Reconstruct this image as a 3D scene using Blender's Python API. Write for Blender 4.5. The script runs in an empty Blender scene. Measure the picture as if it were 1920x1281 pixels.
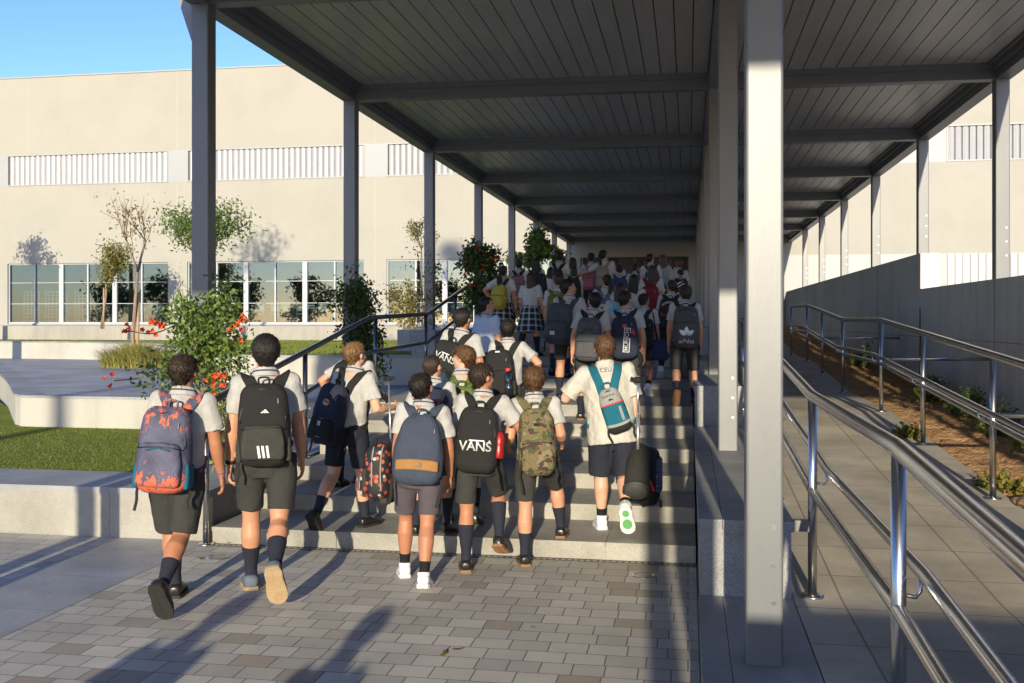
import bpy, bmesh, math, random
import numpy as np
from mathutils import Vector, Matrix, noise
from mathutils.bvhtree import BVHTree
R = math.radians
sc = bpy.context.scene
COL = sc.collection
# ------------------------------------------------------------------ camera
FPX, VPX, HOR, CAMZ = 1850.0, 1290.0, 600.0, 1.716
TH = math.atan((VPX - 960) / FPX)
cam = bpy.data.objects.new('camera', bpy.data.cameras.new('camera'))
COL.objects.link(cam)
cam.location = (0, 0, CAMZ)
cam.rotation_euler = (R(90), 0, TH)
cam.data.sensor_width = 36.0
cam.data.lens = 36.0 * FPX / 1920
cam.data.shift_y = -(640.5 - HOR) / 1920
cam.data.clip_start = 0.05
cam.data.clip_end = 3000
sc.camera = cam
# ------------------------------------------------------------------ sky and sun
SUN_EL, SUN_AZ = 12.4, 3.0          # light travels forward (+Y), a little to the left
world = bpy.data.worlds.new('World')
sc.world = world
world.use_nodes = True
wn = world.node_tree
bg = wn.nodes['Background']
sky = wn.nodes.new('ShaderNodeTexSky')
sky.sky_type = 'NISHITA'
sky.sun_disc = False
sky.sun_elevation = R(SUN_EL)
sky.sun_rotation = R(180 - SUN_AZ)
sky.air_density = 1.0
sky.dust_density = 0.35
sky.ozone_density = 2.5
tint = wn.nodes.new('ShaderNodeMix'); tint.data_type = 'RGBA'; tint.blend_type = 'MULTIPLY'; tint.inputs[0].default_value = 1.0
tint.inputs[7].default_value = (0.186, 0.192, 0.24, 1)
wn.links.new(sky.outputs[0], tint.inputs[6]); gam = wn.nodes.new('ShaderNodeGamma'); gam.inputs[1].default_value = 1.22; wn.links.new(tint.outputs[2], gam.inputs[0])
scl = wn.nodes.new('ShaderNodeMix'); scl.data_type = 'RGBA'; scl.blend_type = 'MULTIPLY'; scl.inputs[0].default_value = 1.0; scl.inputs[7].default_value = (4.1, 4.1, 4.1, 1)
wn.links.new(gam.outputs[0], scl.inputs[6]); wn.links.new(scl.outputs[2], bg.inputs[0])
bg.inputs[1].default_value = 0.115
sun = bpy.data.objects.new('sun', bpy.data.lights.new('sun', 'SUN'))
COL.objects.link(sun)
sun.data.energy = 2.45
sun.data.angle = R(0.5)
sun.data.color = (1.0, 0.885, 0.66)
_d = Vector((-math.sin(R(SUN_AZ)) * math.cos(R(SUN_EL)), math.cos(R(SUN_AZ)) * math.cos(R(SUN_EL)), -math.sin(R(SUN_EL))))
sun.rotation_euler = _d.to_track_quat('-Z', 'Y').to_euler()
sc.view_settings.view_transform = 'Standard'
sc.view_settings.look = 'None'
sc.view_settings.exposure = 1.36
sc.view_settings.gamma = 1
sc.cycles.max_bounces = 8
sc.cycles.transparent_max_bounces = 12
sc.cycles.use_denoising = True

# ------------------------------------------------------------------ helpers
CT, ST = math.cos(TH), math.sin(TH)
def at(px, py, z):
    """point seen at photo pixel (px, py) at camera depth z"""
    xc = (px - 960) / FPX * z
    return Vector((xc * CT - z * ST, xc * ST + z * CT, CAMZ + (HOR - py) * z / FPX))
def on_plane(px, py, Y):
    k = (px - 960) / FPX
    return at(px, py, Y / (k * ST + CT))
def tag(o, label=None, cat=None, group=None, kind=None):
    if label: o['label'] = label
    if cat: o['category'] = cat
    if group: o['group'] = group
    if kind: o['kind'] = kind
    return o
def empty(name, loc=(0, 0, 0), rz=0.0, label=None, cat=None, group=None):
    o = bpy.data.objects.new(name, None)
    COL.objects.link(o)
    o.location = loc
    o.rotation_euler = (0, 0, rz)
    o.empty_display_size = 0.2
    return tag(o, label, cat, group)
def link_mesh(name, me, mat, parent=None, smooth=False):
    o = bpy.data.objects.new(name, me)
    COL.objects.link(o)
    if mat is not None:
        for m in (mat if isinstance(mat, (list, tuple)) else [mat]):
            me.materials.append(m)
    if smooth:
        me.polygons.foreach_set('use_smooth', [True] * len(me.polygons))
    if parent is not None: o.parent = parent
    return o
class MB:
    """collects closed shapes; build() links them as one mesh object"""
    def __init__(s): s.v = []; s.f = []; s.mi = []; s.uv = {}; s.m = 0
    def add(s, vs, fs):
        b = len(s.v)
        s.v.extend([tuple(p) for p in vs])
        s.f.extend([tuple(i + b for i in f) for f in fs])
        s.mi.extend([s.m] * len(fs))
        return b
    def box(s, x0, x1, y0, y1, z0, z1):
        s.add([(x0, y0, z0), (x1, y0, z0), (x1, y1, z0), (x0, y1, z0), (x0, y0, z1), (x1, y0, z1), (x1, y1, z1), (x0, y1, z1)],
              [(0, 3, 2, 1), (4, 5, 6, 7), (0, 1, 5, 4), (1, 2, 6, 5), (2, 3, 7, 6), (3, 0, 4, 7)])
        return s
    def quad(s, a, b, c, d):
        s.add([a, b, c, d], [(0, 1, 2, 3)]); return s
    def loft(s, rings, cap=True, closed=True):
        n = len(rings[0]); vs = [p for r in rings for p in r]; fs = []
        for i in range(len(rings) - 1):
            for j in range(n if closed else n - 1):
                k = (j + 1) % n
                fs.append((i * n + j, i * n + k, (i + 1) * n + k, (i + 1) * n + j))
        if cap:
            fs.append(tuple(reversed(range(n))))
            fs.append(tuple((len(rings) - 1) * n + j for j in range(n)))
        s.add(vs, fs); return s
    def tube(s, pts, rad, n=8, cap=True, flat=1.0, up=None, roundend=False):
        pts = [Vector(p) for p in pts]
        if not isinstance(rad, (list, tuple)): rad = [rad] * len(pts)
        rad = list(rad)
        if roundend:
            d = (pts[-1] - pts[-2]).normalized(); r = rad[-1]
            pts += [pts[-1] + d * r * 0.6, pts[-1] + d * r * 0.95]; rad += [r * 0.78, r * 0.3]
        rings = []; u = None
        for i, p in enumerate(pts):
            a = pts[max(i - 1, 0)]; b = pts[min(i + 1, len(pts) - 1)]
            t = (b - a)
            t = t.normalized() if t.length > 1e-9 else Vector((0, 0, 1))
            if u is None:
                h = Vector(up) if up is not None else (Vector((0, 0, 1)) if abs(t.z) < 0.9 else Vector((0, 1, 0)))
                u = h.cross(t).normalized()
            else:
                u = (u - t * u.dot(t)).normalized()
            w = t.cross(u)
            r = rad[i]
            ra, rb = r if isinstance(r, (list, tuple)) else (r, r * flat)
            rings.append([p + u * (ra * math.cos(2 * math.pi * j / n)) + w * (rb * math.sin(2 * math.pi * j / n)) for j in range(n)])
        return s.loft(rings, cap)
    def ell(s, c, r, n=12, m=8, M=None):
        c = Vector(c); rings = []
        for i in range(m + 1):
            a = math.pi * (i + 0.02 * (1 if i == 0 else (-1 if i == m else 0))) / m
            ring = []
            for j in range(n):
                b = 2 * math.pi * j / n
                q = Vector((r[0] * math.sin(a) * math.cos(b), r[1] * math.sin(a) * math.sin(b), -r[2] * math.cos(a)))
                if M is not None: q = M @ q
                ring.append(c + q)
            rings.append(ring)
        return s.loft(rings, True)
    def rbox(s, c, half, rad, n=6, fn=None):
        """rounded box; fn deforms the unit position"""
        c = Vector(c); rad = min(rad, *half); idx = {}; vs = []; fs = []
        inner = [h - rad for h in half]
        def vert(p):
            key = tuple(round(t, 5) for t in p)
            if key in idx: return idx[key]
            q = [p[k] * half[k] for k in range(3)]
            cl = [max(-inner[k], min(inner[k], q[k])) for k in range(3)]
            d = Vector([q[k] - cl[k] for k in range(3)])
            # blend: project the outer shell to the rounding radius
            if d.length > 1e-9: d = d.normalized() * rad
            w = Vector(cl) + d
            if fn: w = fn(w)
            idx[key] = len(vs); vs.append(c + w); return idx[key]
        g = [-1 + 2 * i / n for i in range(n + 1)]
        # cluster samples towards the edges so that the rounding has faces
        g = [math.copysign(abs(t) ** 0.7, t) for t in g]
        for ax in range(3):
            for sg in (-1, 1):
                for i in range(n):
                    for j in range(n):
                        q = []
                        for (a, b) in ((i, j), (i + 1, j), (i + 1, j + 1), (i, j + 1)):
                            p = [0, 0, 0]; p[ax] = sg; p[(ax + 1) % 3] = g[a]; p[(ax + 2) % 3] = g[b]
                            q.append(vert(p))
                        if sg < 0: q.reverse()
                        if len(set(q)) >= 3: fs.append(tuple(dict.fromkeys(q)))
        s.add(vs, fs); return s
    def lathe(s, c, prof, n=20):
        c = Vector(c)
        return s.loft([[c + Vector((r * math.cos(2 * math.pi * j / n), r * math.sin(2 * math.pi * j / n), z)) for j in range(n)] for r, z in prof])
    def mesh(s, name):
        me = bpy.data.meshes.new(name)
        me.from_pydata(s.v, [], s.f)
        if len(set(s.mi)) > 1: me.polygons.foreach_set('material_index', s.mi)
        me.update(); return me
    def build(s, name, mat, parent=None, smooth=False):
        return link_mesh(name, s.mesh(name), mat, parent, smooth)
def tri_mesh(name, V, F, mat, parent=None, smooth=False, mi=None):
    """fast mesh from numpy arrays (faces all the same size)"""
    V = np.asarray(V, dtype=np.float32); F = np.asarray(F, dtype=np.int32); k = F.shape[1]
    me = bpy.data.meshes.new(name)
    me.vertices.add(len(V)); me.vertices.foreach_set('co', V.ravel())
    me.loops.add(F.size); me.loops.foreach_set('vertex_index', F.ravel())
    me.polygons.add(len(F))
    me.polygons.foreach_set('loop_start', np.arange(0, F.size, k, dtype=np.int32))
    me.polygons.foreach_set('loop_total', np.full(len(F), k, dtype=np.int32))
    if mi is not None: me.polygons.foreach_set('material_index', np.asarray(mi, dtype=np.int32))
    me.update(calc_edges=True)
    return link_mesh(name, me, mat, parent, smooth)
def spline(pts, n=8):
    """Catmull-Rom through the points"""
    P = [Vector(p) for p in pts]; out = []
    for i in range(len(P) - 1):
        p0 = P[max(i - 1, 0)]; p1 = P[i]; p2 = P[i + 1]; p3 = P[min(i + 2, len(P) - 1)]
        for k in range(n):
            t = k / n
            out.append(0.5 * ((2 * p1) + (p2 - p0) * t + (2 * p0 - 5 * p1 + 4 * p2 - p3) * t * t + (3 * p1 - p0 - 3 * p2 + p3) * t ** 3))
    out.append(P[-1]); return out

# ------------------------------------------------------------------ materials
def nodes(m):
    m.use_nodes = True
    nt = m.node_tree
    return nt, nt.nodes['Principled BSDF']
def N(nt, t, **kw):
    n = nt.nodes.new(t)
    for k, v in kw.items(): setattr(n, k, v)
    return n
def coords(nt, kind='Object', scale=(1, 1, 1)):
    tc = N(nt, 'ShaderNodeTexCoord'); mp = N(nt, 'ShaderNodeMapping')
    mp.inputs['Scale'].default_value = scale
    if kind == 'World':
        g = N(nt, 'ShaderNodeNewGeometry'); nt.links.new(g.outputs['Position'], mp.inputs[0])
    else:
        nt.links.new(tc.outputs[kind], mp.inputs[0])
    return mp.outputs[0]
def noise_tex(nt, vec, scale, detail=4, rough=0.55):
    n = N(nt, 'ShaderNodeTexNoise')
    n.inputs['Scale'].default_value = scale; n.inputs['Detail'].default_value = detail; n.inputs['Roughness'].default_value = rough
    nt.links.new(vec, n.inputs['Vector']); return n.outputs['Fac']
def ramp(nt, fac, stops, interp='LINEAR'):
    r = N(nt, 'ShaderNodeValToRGB'); cr = r.color_ramp; cr.interpolation = interp
    while len(cr.elements) < len(stops): cr.elements.new(0.5)
    for e, (p, c) in zip(cr.elements, stops):
        e.position = p; e.color = (*c, 1) if len(c) == 3 else c
    nt.links.new(fac, r.inputs[0]); return r.outputs[0]
def mixc(nt, fac, a, b, blend='MIX'):
    m = N(nt, 'ShaderNodeMix', data_type='RGBA', blend_type=blend)
    for i, v in ((0, fac), (6, a), (7, b)):
        if hasattr(v, 'type') and hasattr(v, 'node'): nt.links.new(v, m.inputs[i])
        else: m.inputs[i].default_value = v if i == 0 else (*v, 1)
    return m.outputs[2]
def math_n(nt, op, a, b=None, c=None):
    m = N(nt, 'ShaderNodeMath', operation=op)
    for i, v in enumerate((a, b, c)):
        if v is None: continue
        if hasattr(v, 'node'): nt.links.new(v, m.inputs[i])
        else: m.inputs[i].default_value = v
    return m.outputs[0]
def bump(nt, bs, h, strength=0.3, dist=0.01):
    b = N(nt, 'ShaderNodeBump'); b.inputs['Strength'].default_value = strength; b.inputs['Distance'].default_value = dist
    nt.links.new(h, b.inputs['Height']); nt.links.new(b.outputs[0], bs.inputs['Normal'])
_mats = {}
def pm(name, c1, c2=None, scale=6.0, rough=0.6, metal=0.0, bstr=0.0, bscale=None, bdist=0.01, kind='Object', stretch=(1, 1, 1), lo=0.35, hi=0.65, spec=0.5, trans=0.0, sheen=0.0):
    if name in _mats: return _mats[name]
    m = bpy.data.materials.new(name); nt, bs = nodes(m)
    c2 = c2 or tuple(x * 0.82 for x in c1)
    v = coords(nt, kind, stretch)
    f = noise_tex(nt, v, scale)
    nt.links.new(ramp(nt, f, [(lo, c1), (hi, c2)]), bs.inputs['Base Color'])
    bs.inputs['Roughness'].default_value = rough; bs.inputs['Metallic'].default_value = metal
    bs.inputs['Specular IOR Level'].default_value = spec
    if sheen: bs.inputs['Sheen Weight'].default_value = sheen
    if bstr: bump(nt, bs, noise_tex(nt, v, bscale or scale * 6, 3), bstr, bdist)
    _mats[name] = m; return m
def granite(name, a, b, c, speck=190.0, rough=0.7, stain=0.2, spec=0.4, joints=None):
    m = bpy.data.materials.new(name); nt, bs = nodes(m)
    v = coords(nt, 'World')
    f = noise_tex(nt, v, speck, 2, 0.7)
    col = ramp(nt, f, [(0.36, c), (0.5, a), (0.62, b)])
    big = noise_tex(nt, v, 1.3, 5, 0.65)
    st = ramp(nt, big, [(0.35, (1 - stain * 1.6,) * 3), (0.62, (1 + stain * 0.2,) * 3)])
    col = mixc(nt, 1.0, col, st, 'MULTIPLY')
    h = f
    if joints:
        br = N(nt, 'ShaderNodeTexBrick'); nt.links.new(v, br.inputs['Vector'])
        br.inputs['Color1'].default_value = (1, 1, 1, 1); br.inputs['Color2'].default_value = (0.86, 0.86, 0.87, 1); br.inputs['Mortar'].default_value = (0.5, 0.48, 0.45, 1)
        br.inputs['Scale'].default_value = 1; br.inputs['Brick Width'].default_value = joints[0]; br.inputs['Row Height'].default_value = joints[1]
        br.inputs['Mortar Size'].default_value = joints[2]; br.offset = joints[3]
        col = mixc(nt, 1.0, col, br.outputs['Color'], 'MULTIPLY')
        h = math_n(nt, 'SUBTRACT', math_n(nt, 'MULTIPLY', f, 0.3), br.outputs['Fac'])
    nt.links.new(col, bs.inputs['Base Color'])
    bs.inputs['Roughness'].default_value = rough; bs.inputs['Specular IOR Level'].default_value = spec
    bump(nt, bs, h, 0.35, 0.004)
    return m
def paver_mat():
    m = bpy.data.materials.new('concrete_pavers'); nt, bs = nodes(m)
    v = coords(nt, 'World')
    br = N(nt, 'ShaderNodeTexBrick')
    nz = noise_tex(nt, v, 3.0, 2)
    nt.links.new(v, br.inputs['Vector'])
    br.inputs['Color1'].default_value = (0.46, 0.44, 0.395, 1); br.inputs['Color2'].default_value = (0.64, 0.61, 0.54, 1); br.inputs['Mortar'].default_value = (0.17, 0.16, 0.15, 1)
    br.inputs['Scale'].default_value = 1; br.inputs['Brick Width'].default_value = 0.205; br.inputs['Row Height'].default_value = 0.158
    br.inputs['Mortar Size'].default_value = 0.0035; br.inputs['Mortar Smooth'].default_value = 0.25; br.inputs['Bias'].default_value = -0.1
    br.offset = 0.5; br.squash = 0.78; br.squash_frequency = 3
    # now and then a browner paver
    br2 = N(nt, 'ShaderNodeTexBrick'); nt.links.new(v, br2.inputs['Vector'])
    br2.inputs['Color1'].default_value = (0, 0, 0, 1); br2.inputs['Color2'].default_value = (1, 1, 1, 1); br2.inputs['Mortar'].default_value = (0, 0, 0, 1)
    for k in ('Scale', 'Brick Width', 'Row Height', 'Mortar Size', 'Mortar Smooth'): br2.inputs[k].default_value = br.inputs[k].default_value
    br2.inputs['Bias'].default_value = 0.0; br2.offset = 0.5; br2.squash = 0.78; br2.squash_frequency = 3
    brown = ramp(nt, br2.outputs['Color'], [(0.9, (0, 0, 0)), (0.93, (1, 1, 1))])
    col = mixc(nt, math_n(nt, 'MULTIPLY', brown, 0.6), br.outputs['Color'], (0.25, 0.19, 0.13))
    fine = noise_tex(nt, v, 260, 2, 0.7)
    col = mixc(nt, 1.0, col, ramp(nt, fine, [(0.3, (0.78, 0.78, 0.78)), (0.7, (1.12, 1.12, 1.12))]), 'MULTIPLY')
    big = noise_tex(nt, v, 1.1, 5, 0.65)
    col = mixc(nt, 1.0, col, ramp(nt, big, [(0.3, (0.8, 0.8, 0.8)), (0.65, (1.06, 1.05, 1.04))]), 'MULTIPLY')
    vo = N(nt, 'ShaderNodeTexVoronoi'); vo.inputs['Scale'].default_value = 2.3; nt.links.new(v, vo.inputs['Vector'])   # old chewing gum and oil spots
    vd = math_n(nt, 'ADD', vo.outputs['Distance'], math_n(nt, 'MULTIPLY', noise_tex(nt, v, 30, 2), 0.03))
    col = mixc(nt, 1.0, col, ramp(nt, vd, [(0.045, (0.62, 0.6, 0.58)), (0.06, (1, 1, 1))]), 'MULTIPLY')
    nt.links.new(col, bs.inputs['Base Color'])
    bs.inputs['Roughness'].default_value = 0.75; bs.inputs['Specular IOR Level'].default_value = 0.35
    h = math_n(nt, 'SUBTRACT', math_n(nt, 'MULTIPLY', fine, 0.25), br.outputs['Fac'])
    h = math_n(nt, 'ADD', h, math_n(nt, 'MULTIPLY', br2.outputs['Color'], 0.2))
    bump(nt, bs, h, 0.6, 0.006)
    return m
def concrete(name, a, b, streak=1.0, rough=0.8, seam=None):
    m = bpy.data.materials.new(name); nt, bs = nodes(m)
    v = coords(nt, 'World'); vs = coords(nt, 'World', (1.6, 1.6, 0.22))
    f1 = noise_tex(nt, v, 0.45, 6, 0.62); f2 = noise_tex(nt, vs, 3.0, 5, 0.65)
    f = math_n(nt, 'ADD', math_n(nt, 'MULTIPLY', f1, 1 - 0.35 * min(1, streak)), math_n(nt, 'MULTIPLY', f2, 0.35 * min(1, streak)))
    col = ramp(nt, f, [(0.36, b), (0.56, a)])
    fine = noise_tex(nt, v, 90, 3, 0.7)
    col = mixc(nt, 1.0, col, ramp(nt, fine, [(0.3, (0.93, 0.93, 0.93)), (0.7, (1.04, 1.04, 1.04))]), 'MULTIPLY')
    nt.links.new(col, bs.inputs['Base Color'])
    bs.inputs['Roughness'].default_value = rough; bs.inputs['Specular IOR Level'].default_value = 0.3
    bump(nt, bs, fine, 0.25 * streak, 0.004)
    return m
def glass_mat(name, tint=(0.66, 0.72, 0.73), base=0.15):
    m = bpy.data.materials.new(name); m.use_nodes = True; nt = m.node_tree
    nt.nodes.remove(nt.nodes['Principled BSDF'])
    out = nt.nodes['Material Output']
    t = N(nt, 'ShaderNodeBsdfTransparent'); t.inputs[0].default_value = (*tint, 1)
    g = N(nt, 'ShaderNodeBsdfGlossy'); g.inputs['Roughness'].default_value = 0.015; g.inputs['Color'].default_value = (0.66, 0.73, 0.77, 1)
    lw = N(nt, 'ShaderNodeLayerWeight'); lw.inputs[0].default_value = 0.35
    fac = math_n(nt, 'ADD', math_n(nt, 'MULTIPLY', lw.outputs['Fresnel'], 0.4), base)
    mx = N(nt, 'ShaderNodeMixShader')
    nt.links.new(fac, mx.inputs[0]); nt.links.new(t.outputs[0], mx.inputs[1]); nt.links.new(g.outputs[0], mx.inputs[2]); nt.links.new(mx.outputs[0], out.inputs[0])
    return m
M_PAVER = paver_mat()
M_GRAN = granite('light_granite', (0.355, 0.338, 0.295), (0.42, 0.40, 0.35), (0.25, 0.237, 0.207))
M_GRAN_D = granite('grey_granite', (0.33, 0.33, 0.33), (0.42, 0.42, 0.42), (0.2, 0.2, 0.205), rough=0.6)
M_BAND = granite('granite_paving', (0.36, 0.36, 0.37), (0.43, 0.43, 0.44), (0.27, 0.27, 0.28), rough=0.5, spec=0.5, joints=(1.2, 0.75, 0.004, 0.0))
M_TERR = granite('terrace_granite', (0.33, 0.335, 0.35), (0.4, 0.405, 0.42), (0.25, 0.255, 0.27), rough=0.5, spec=0.5, joints=(0.9, 0.45, 0.006, 0.5))
M_RAMP = granite('ramp_granite', (0.54, 0.485, 0.385), (0.61, 0.55, 0.44), (0.45, 0.40, 0.315), rough=0.7, joints=(0.82, 0.6, 0.006, 0.0))
M_FACADE = concrete('cream_panel', (0.362, 0.344, 0.300), (0.338, 0.321, 0.279), 0.3)
M_BASEW = concrete('pale_concrete', (0.37, 0.345, 0.30), (0.29, 0.27, 0.235))
M_CONC = concrete('board_marked_concrete', (0.63, 0.60, 0.555), (0.45, 0.43, 0.40), 1.4)
M_TERRW = concrete('terrace_concrete', (0.44, 0.42, 0.37), (0.345, 0.325, 0.285))
M_WHITE = pm('white_metal', (0.37, 0.37, 0.38), (0.35, 0.35, 0.36), rough=0.4, scale=2)
M_FRAME = pm('window_aluminium', (0.45, 0.46, 0.47), (0.43, 0.44, 0.45), rough=0.35, scale=3)
M_PANEL = pm('grey_white_panel', (0.335, 0.34, 0.345), (0.32, 0.325, 0.33), rough=0.5, scale=1)
M_GALV = pm('grey_painted_steel', (0.168, 0.174, 0.18), (0.158, 0.163, 0.17), rough=0.42, metal=0.15, scale=5, stretch=(3, 3, 0.5), bstr=0.05, bscale=40)
M_DARKBEAM = pm('dark_grey_steel', (0.22, 0.22, 0.218), (0.17, 0.17, 0.17), rough=0.4, metal=0.3, scale=4)
M_CEIL = pm('ceiling_metal', (0.46, 0.45, 0.43), (0.40, 0.39, 0.375), rough=0.36, metal=0.2, scale=3, stretch=(5, 0.4, 1))
M_GAP = pm('dark_gap', (0.03, 0.03, 0.03), rough=0.8)
M_STEEL = pm('stainless_steel', (0.62, 0.61, 0.60), (0.55, 0.54, 0.53), rough=0.25, metal=1.0, scale=5, stretch=(2, 2, 0.3))
M_RAILD = pm('dark_handrail', (0.20, 0.21, 0.225), (0.16, 0.17, 0.18), rough=0.22, metal=0.9, scale=6)
M_GLASS = glass_mat('window_glass')
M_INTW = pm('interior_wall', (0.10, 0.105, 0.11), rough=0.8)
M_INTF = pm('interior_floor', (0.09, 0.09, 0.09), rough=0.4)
M_DOORD = pm('doorway_shade', (0.055, 0.052, 0.05), rough=0.5)
M_SOIL = pm('orange_soil', (0.50, 0.29, 0.14), (0.36, 0.215, 0.11), rough=0.95, scale=5, bstr=0.9, bscale=26, bdist=0.03, kind='World', spec=0.1)
M_TURF = pm('turf', (0.20, 0.24, 0.04), (0.15, 0.19, 0.03), rough=0.9, scale=2.0, bstr=0.9, bscale=160, bdist=0.015, kind='World', spec=0.1)
M_BARK = pm('tree_bark', (0.30, 0.215, 0.15), (0.19, 0.135, 0.095), rough=0.85, scale=14, stretch=(1, 1, 0.25), bstr=0.5, bscale=40)
M_STAKE = pm('pale_wood_stake', (0.42, 0.29, 0.17), (0.33, 0.22, 0.13), rough=0.8, scale=12, stretch=(1, 1, 0.15))
def leaf_mat(name, a, b, tr=0.35):
    m = bpy.data.materials.new(name); nt, bs = nodes(m)
    g = N(nt, 'ShaderNodeNewGeometry')
    col = ramp(nt, g.outputs['Random Per Island'], [(0.0, a), (0.75, b), (1.0, tuple(x * 1.25 for x in b))])
    nt.links.new(col, bs.inputs['Base Color']); bs.inputs['Roughness'].default_value = 0.5
    t = N(nt, 'ShaderNodeBsdfTranslucent'); nt.links.new(col, t.inputs[0])
    mx = N(nt, 'ShaderNodeMixShader'); mx.inputs[0].default_value = tr
    out = nt.nodes['Material Output']
    nt.links.new(bs.outputs[0], mx.inputs[1]); nt.links.new(t.outputs[0], mx.inputs[2]); nt.links.new(mx.outputs[0], out.inputs[0])
    return m
L_GREEN = leaf_mat('leaf_green', (0.06, 0.115, 0.02), (0.17, 0.25, 0.05))
L_DARK = leaf_mat('leaf_dark', (0.028, 0.055, 0.014), (0.075, 0.12, 0.026))
L_YEL = leaf_mat('leaf_yellow_green', (0.10, 0.12, 0.022), (0.22, 0.19, 0.035))
L_AUT = leaf_mat('leaf_autumn', (0.20, 0.14, 0.03), (0.32, 0.20, 0.04))
L_FLOW = leaf_mat('orange_flower', (0.55, 0.05, 0.012), (0.75, 0.12, 0.03), 0.25)
L_GRASS = leaf_mat('grass_blade', (0.24, 0.24, 0.05), (0.46, 0.42, 0.14))
L_TURF = leaf_mat('turf_blade', (0.15, 0.19, 0.03), (0.24, 0.27, 0.05))
# ================================================================== THE PLACE
F_TOP = 1.536
STEP_Y = [7.05, 7.8, 8.52, 9.3, 10.15, 10.95, 13.6, 14.2, 14.8, 15.4, 16.0, 16.6]
RISE = 0.128
SX0, SX1 = -3.6, 0.055
def stair_level(Y):
    return RISE * sum(1 for y in STEP_Y if Y >= y)
# ---- ground
g = MB(); g.quad((-400, -300, -0.012), (400, -300, -0.012), (400, 36, -0.012), (-400, 36, -0.012))
tag(g.build('ground', pm('far_ground', (0.42, 0.38, 0.31), (0.36, 0.33, 0.27), kind='World', scale=0.3, rough=0.9)), kind='structure')
g = MB(); g.quad((-3.65, -14, 0), (0.055, -14, 0), (0.055, 7.06, 0), (-3.65, 7.06, 0))
g.quad((-30, -14, 0), (-4.4, -14, 0), (-4.4, 7.11, 0), (-30, 7.11, 0))
tag(g.build('pavement', M_PAVER), kind='structure')
g = MB(); g.quad((-4.4, -14, 0.002), (-3.65, -14, 0.002), (-3.65, 7.11, 0.002), (-4.4, 7.11, 0.002))
tag(g.build('paved_band', M_BAND), kind='structure')
# ---- staircase
st = empty('staircase', (-1.77, 7.05, 0), label='wide flight of pale granite steps leading up under the canopy', cat='steps')
rnd = random.Random(3)
for i, y in enumerate(STEP_Y):
    y1 = (STEP_Y[i + 1] if i < 11 else 17.3) + 0.02
    if i == 5: y1 = STEP_Y[6] + 0.02
    z = RISE * (i + 1)
    mb = MB(); x = SX0 - 0.35 * (i % 2) * 0
    cuts = [SX0]; x = SX0 + (0.55 if i % 2 else 1.0)
    while x < SX1 - 0.2: cuts.append(x); x += 1.02 + rnd.uniform(-0.04, 0.04)
    cuts.append(SX1)
    for a, b in zip(cuts[:-1], cuts[1:]):
        e = 0.0018
        mb.box(a + e - st.location.x, b - e - st.location.x, y + 0.012 - 7.05, y + 0.1 - 7.05, z - RISE - 0.01, z - 0.034)      # riser slab
        mb.box(a + e - st.location.x, b - e - st.location.x, y - 7.05, y1 - 7.05, z - 0.033, z + rnd.uniform(-0.0006, 0.0006))    # tread slab
    mb.box(SX0 + 0.01 - st.location.x, SX1 - 0.004 - st.location.x, y + 0.03 - 7.05, y1 - 0.04 - 7.05, -0.4 if i < 6 else 0.3, z - 0.036)
    mb.build('step', M_GRAN, st)
# ---- drain channel at the foot of the steps
def drain_mat():
    m = bpy.data.materials.new('drain_metal'); nt, bs = nodes(m)
    v = coords(nt, 'World', (1, 1, 1)); sp = N(nt, 'ShaderNodeSeparateXYZ'); nt.links.new(v, sp.inputs[0])
    fx = math_n(nt, 'SUBTRACT', math_n(nt, 'FRACT', math_n(nt, 'MULTIPLY', sp.outputs[0], 1 / 0.045)), 0.5)
    fy = math_n(nt, 'MULTIPLY', math_n(nt, 'SUBTRACT', sp.outputs[1], 7.005), 1 / 0.045)
    d = math_n(nt, 'SQRT', math_n(nt, 'ADD', math_n(nt, 'MULTIPLY', fx, fx), math_n(nt, 'MULTIPLY', fy, fy)))
    nt.links.new(ramp(nt, d, [(0.30, (0.45, 0.44, 0.42)), (0.36, (0.07, 0.065, 0.06))]), bs.inputs['Base Color'])
    bs.inputs['Roughness'].default_value = 0.5; return m
mb = MB(); mb.box(SX0, SX1, 6.965, 7.045, -0.02, 0.005)
tag(mb.build('drain_channel', drain_mat()), 'narrow perforated drain strip along the foot of the lowest step', 'drain')
for px, py, txt in ((410, 1045, 'round metal ground disc near the foot of the handrail'), (1207, 1079, 'round metal ground disc in shade near the grey plinth')):
    p = at(px, py, CAMZ * FPX / (py - HOR))
    e = empty('ground_disc', (p.x, p.y, 0), label=txt, cat='floor light', group='round discs set in the pavement')
    MB().lathe((0, 0, 0), [(0.082, -0.01), (0.082, 0.004), (0.062, 0.006), (0.062, 0.003)], 24).build('rim', M_STEEL, e, True)
    MB().lathe((0, 0, 0), [(0.061, -0.01), (0.061, 0.0045), (0.002, 0.0046)], 24).build('lens', pm('disc_lens', (0.3, 0.28, 0.24), rough=0.3), e)
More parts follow.
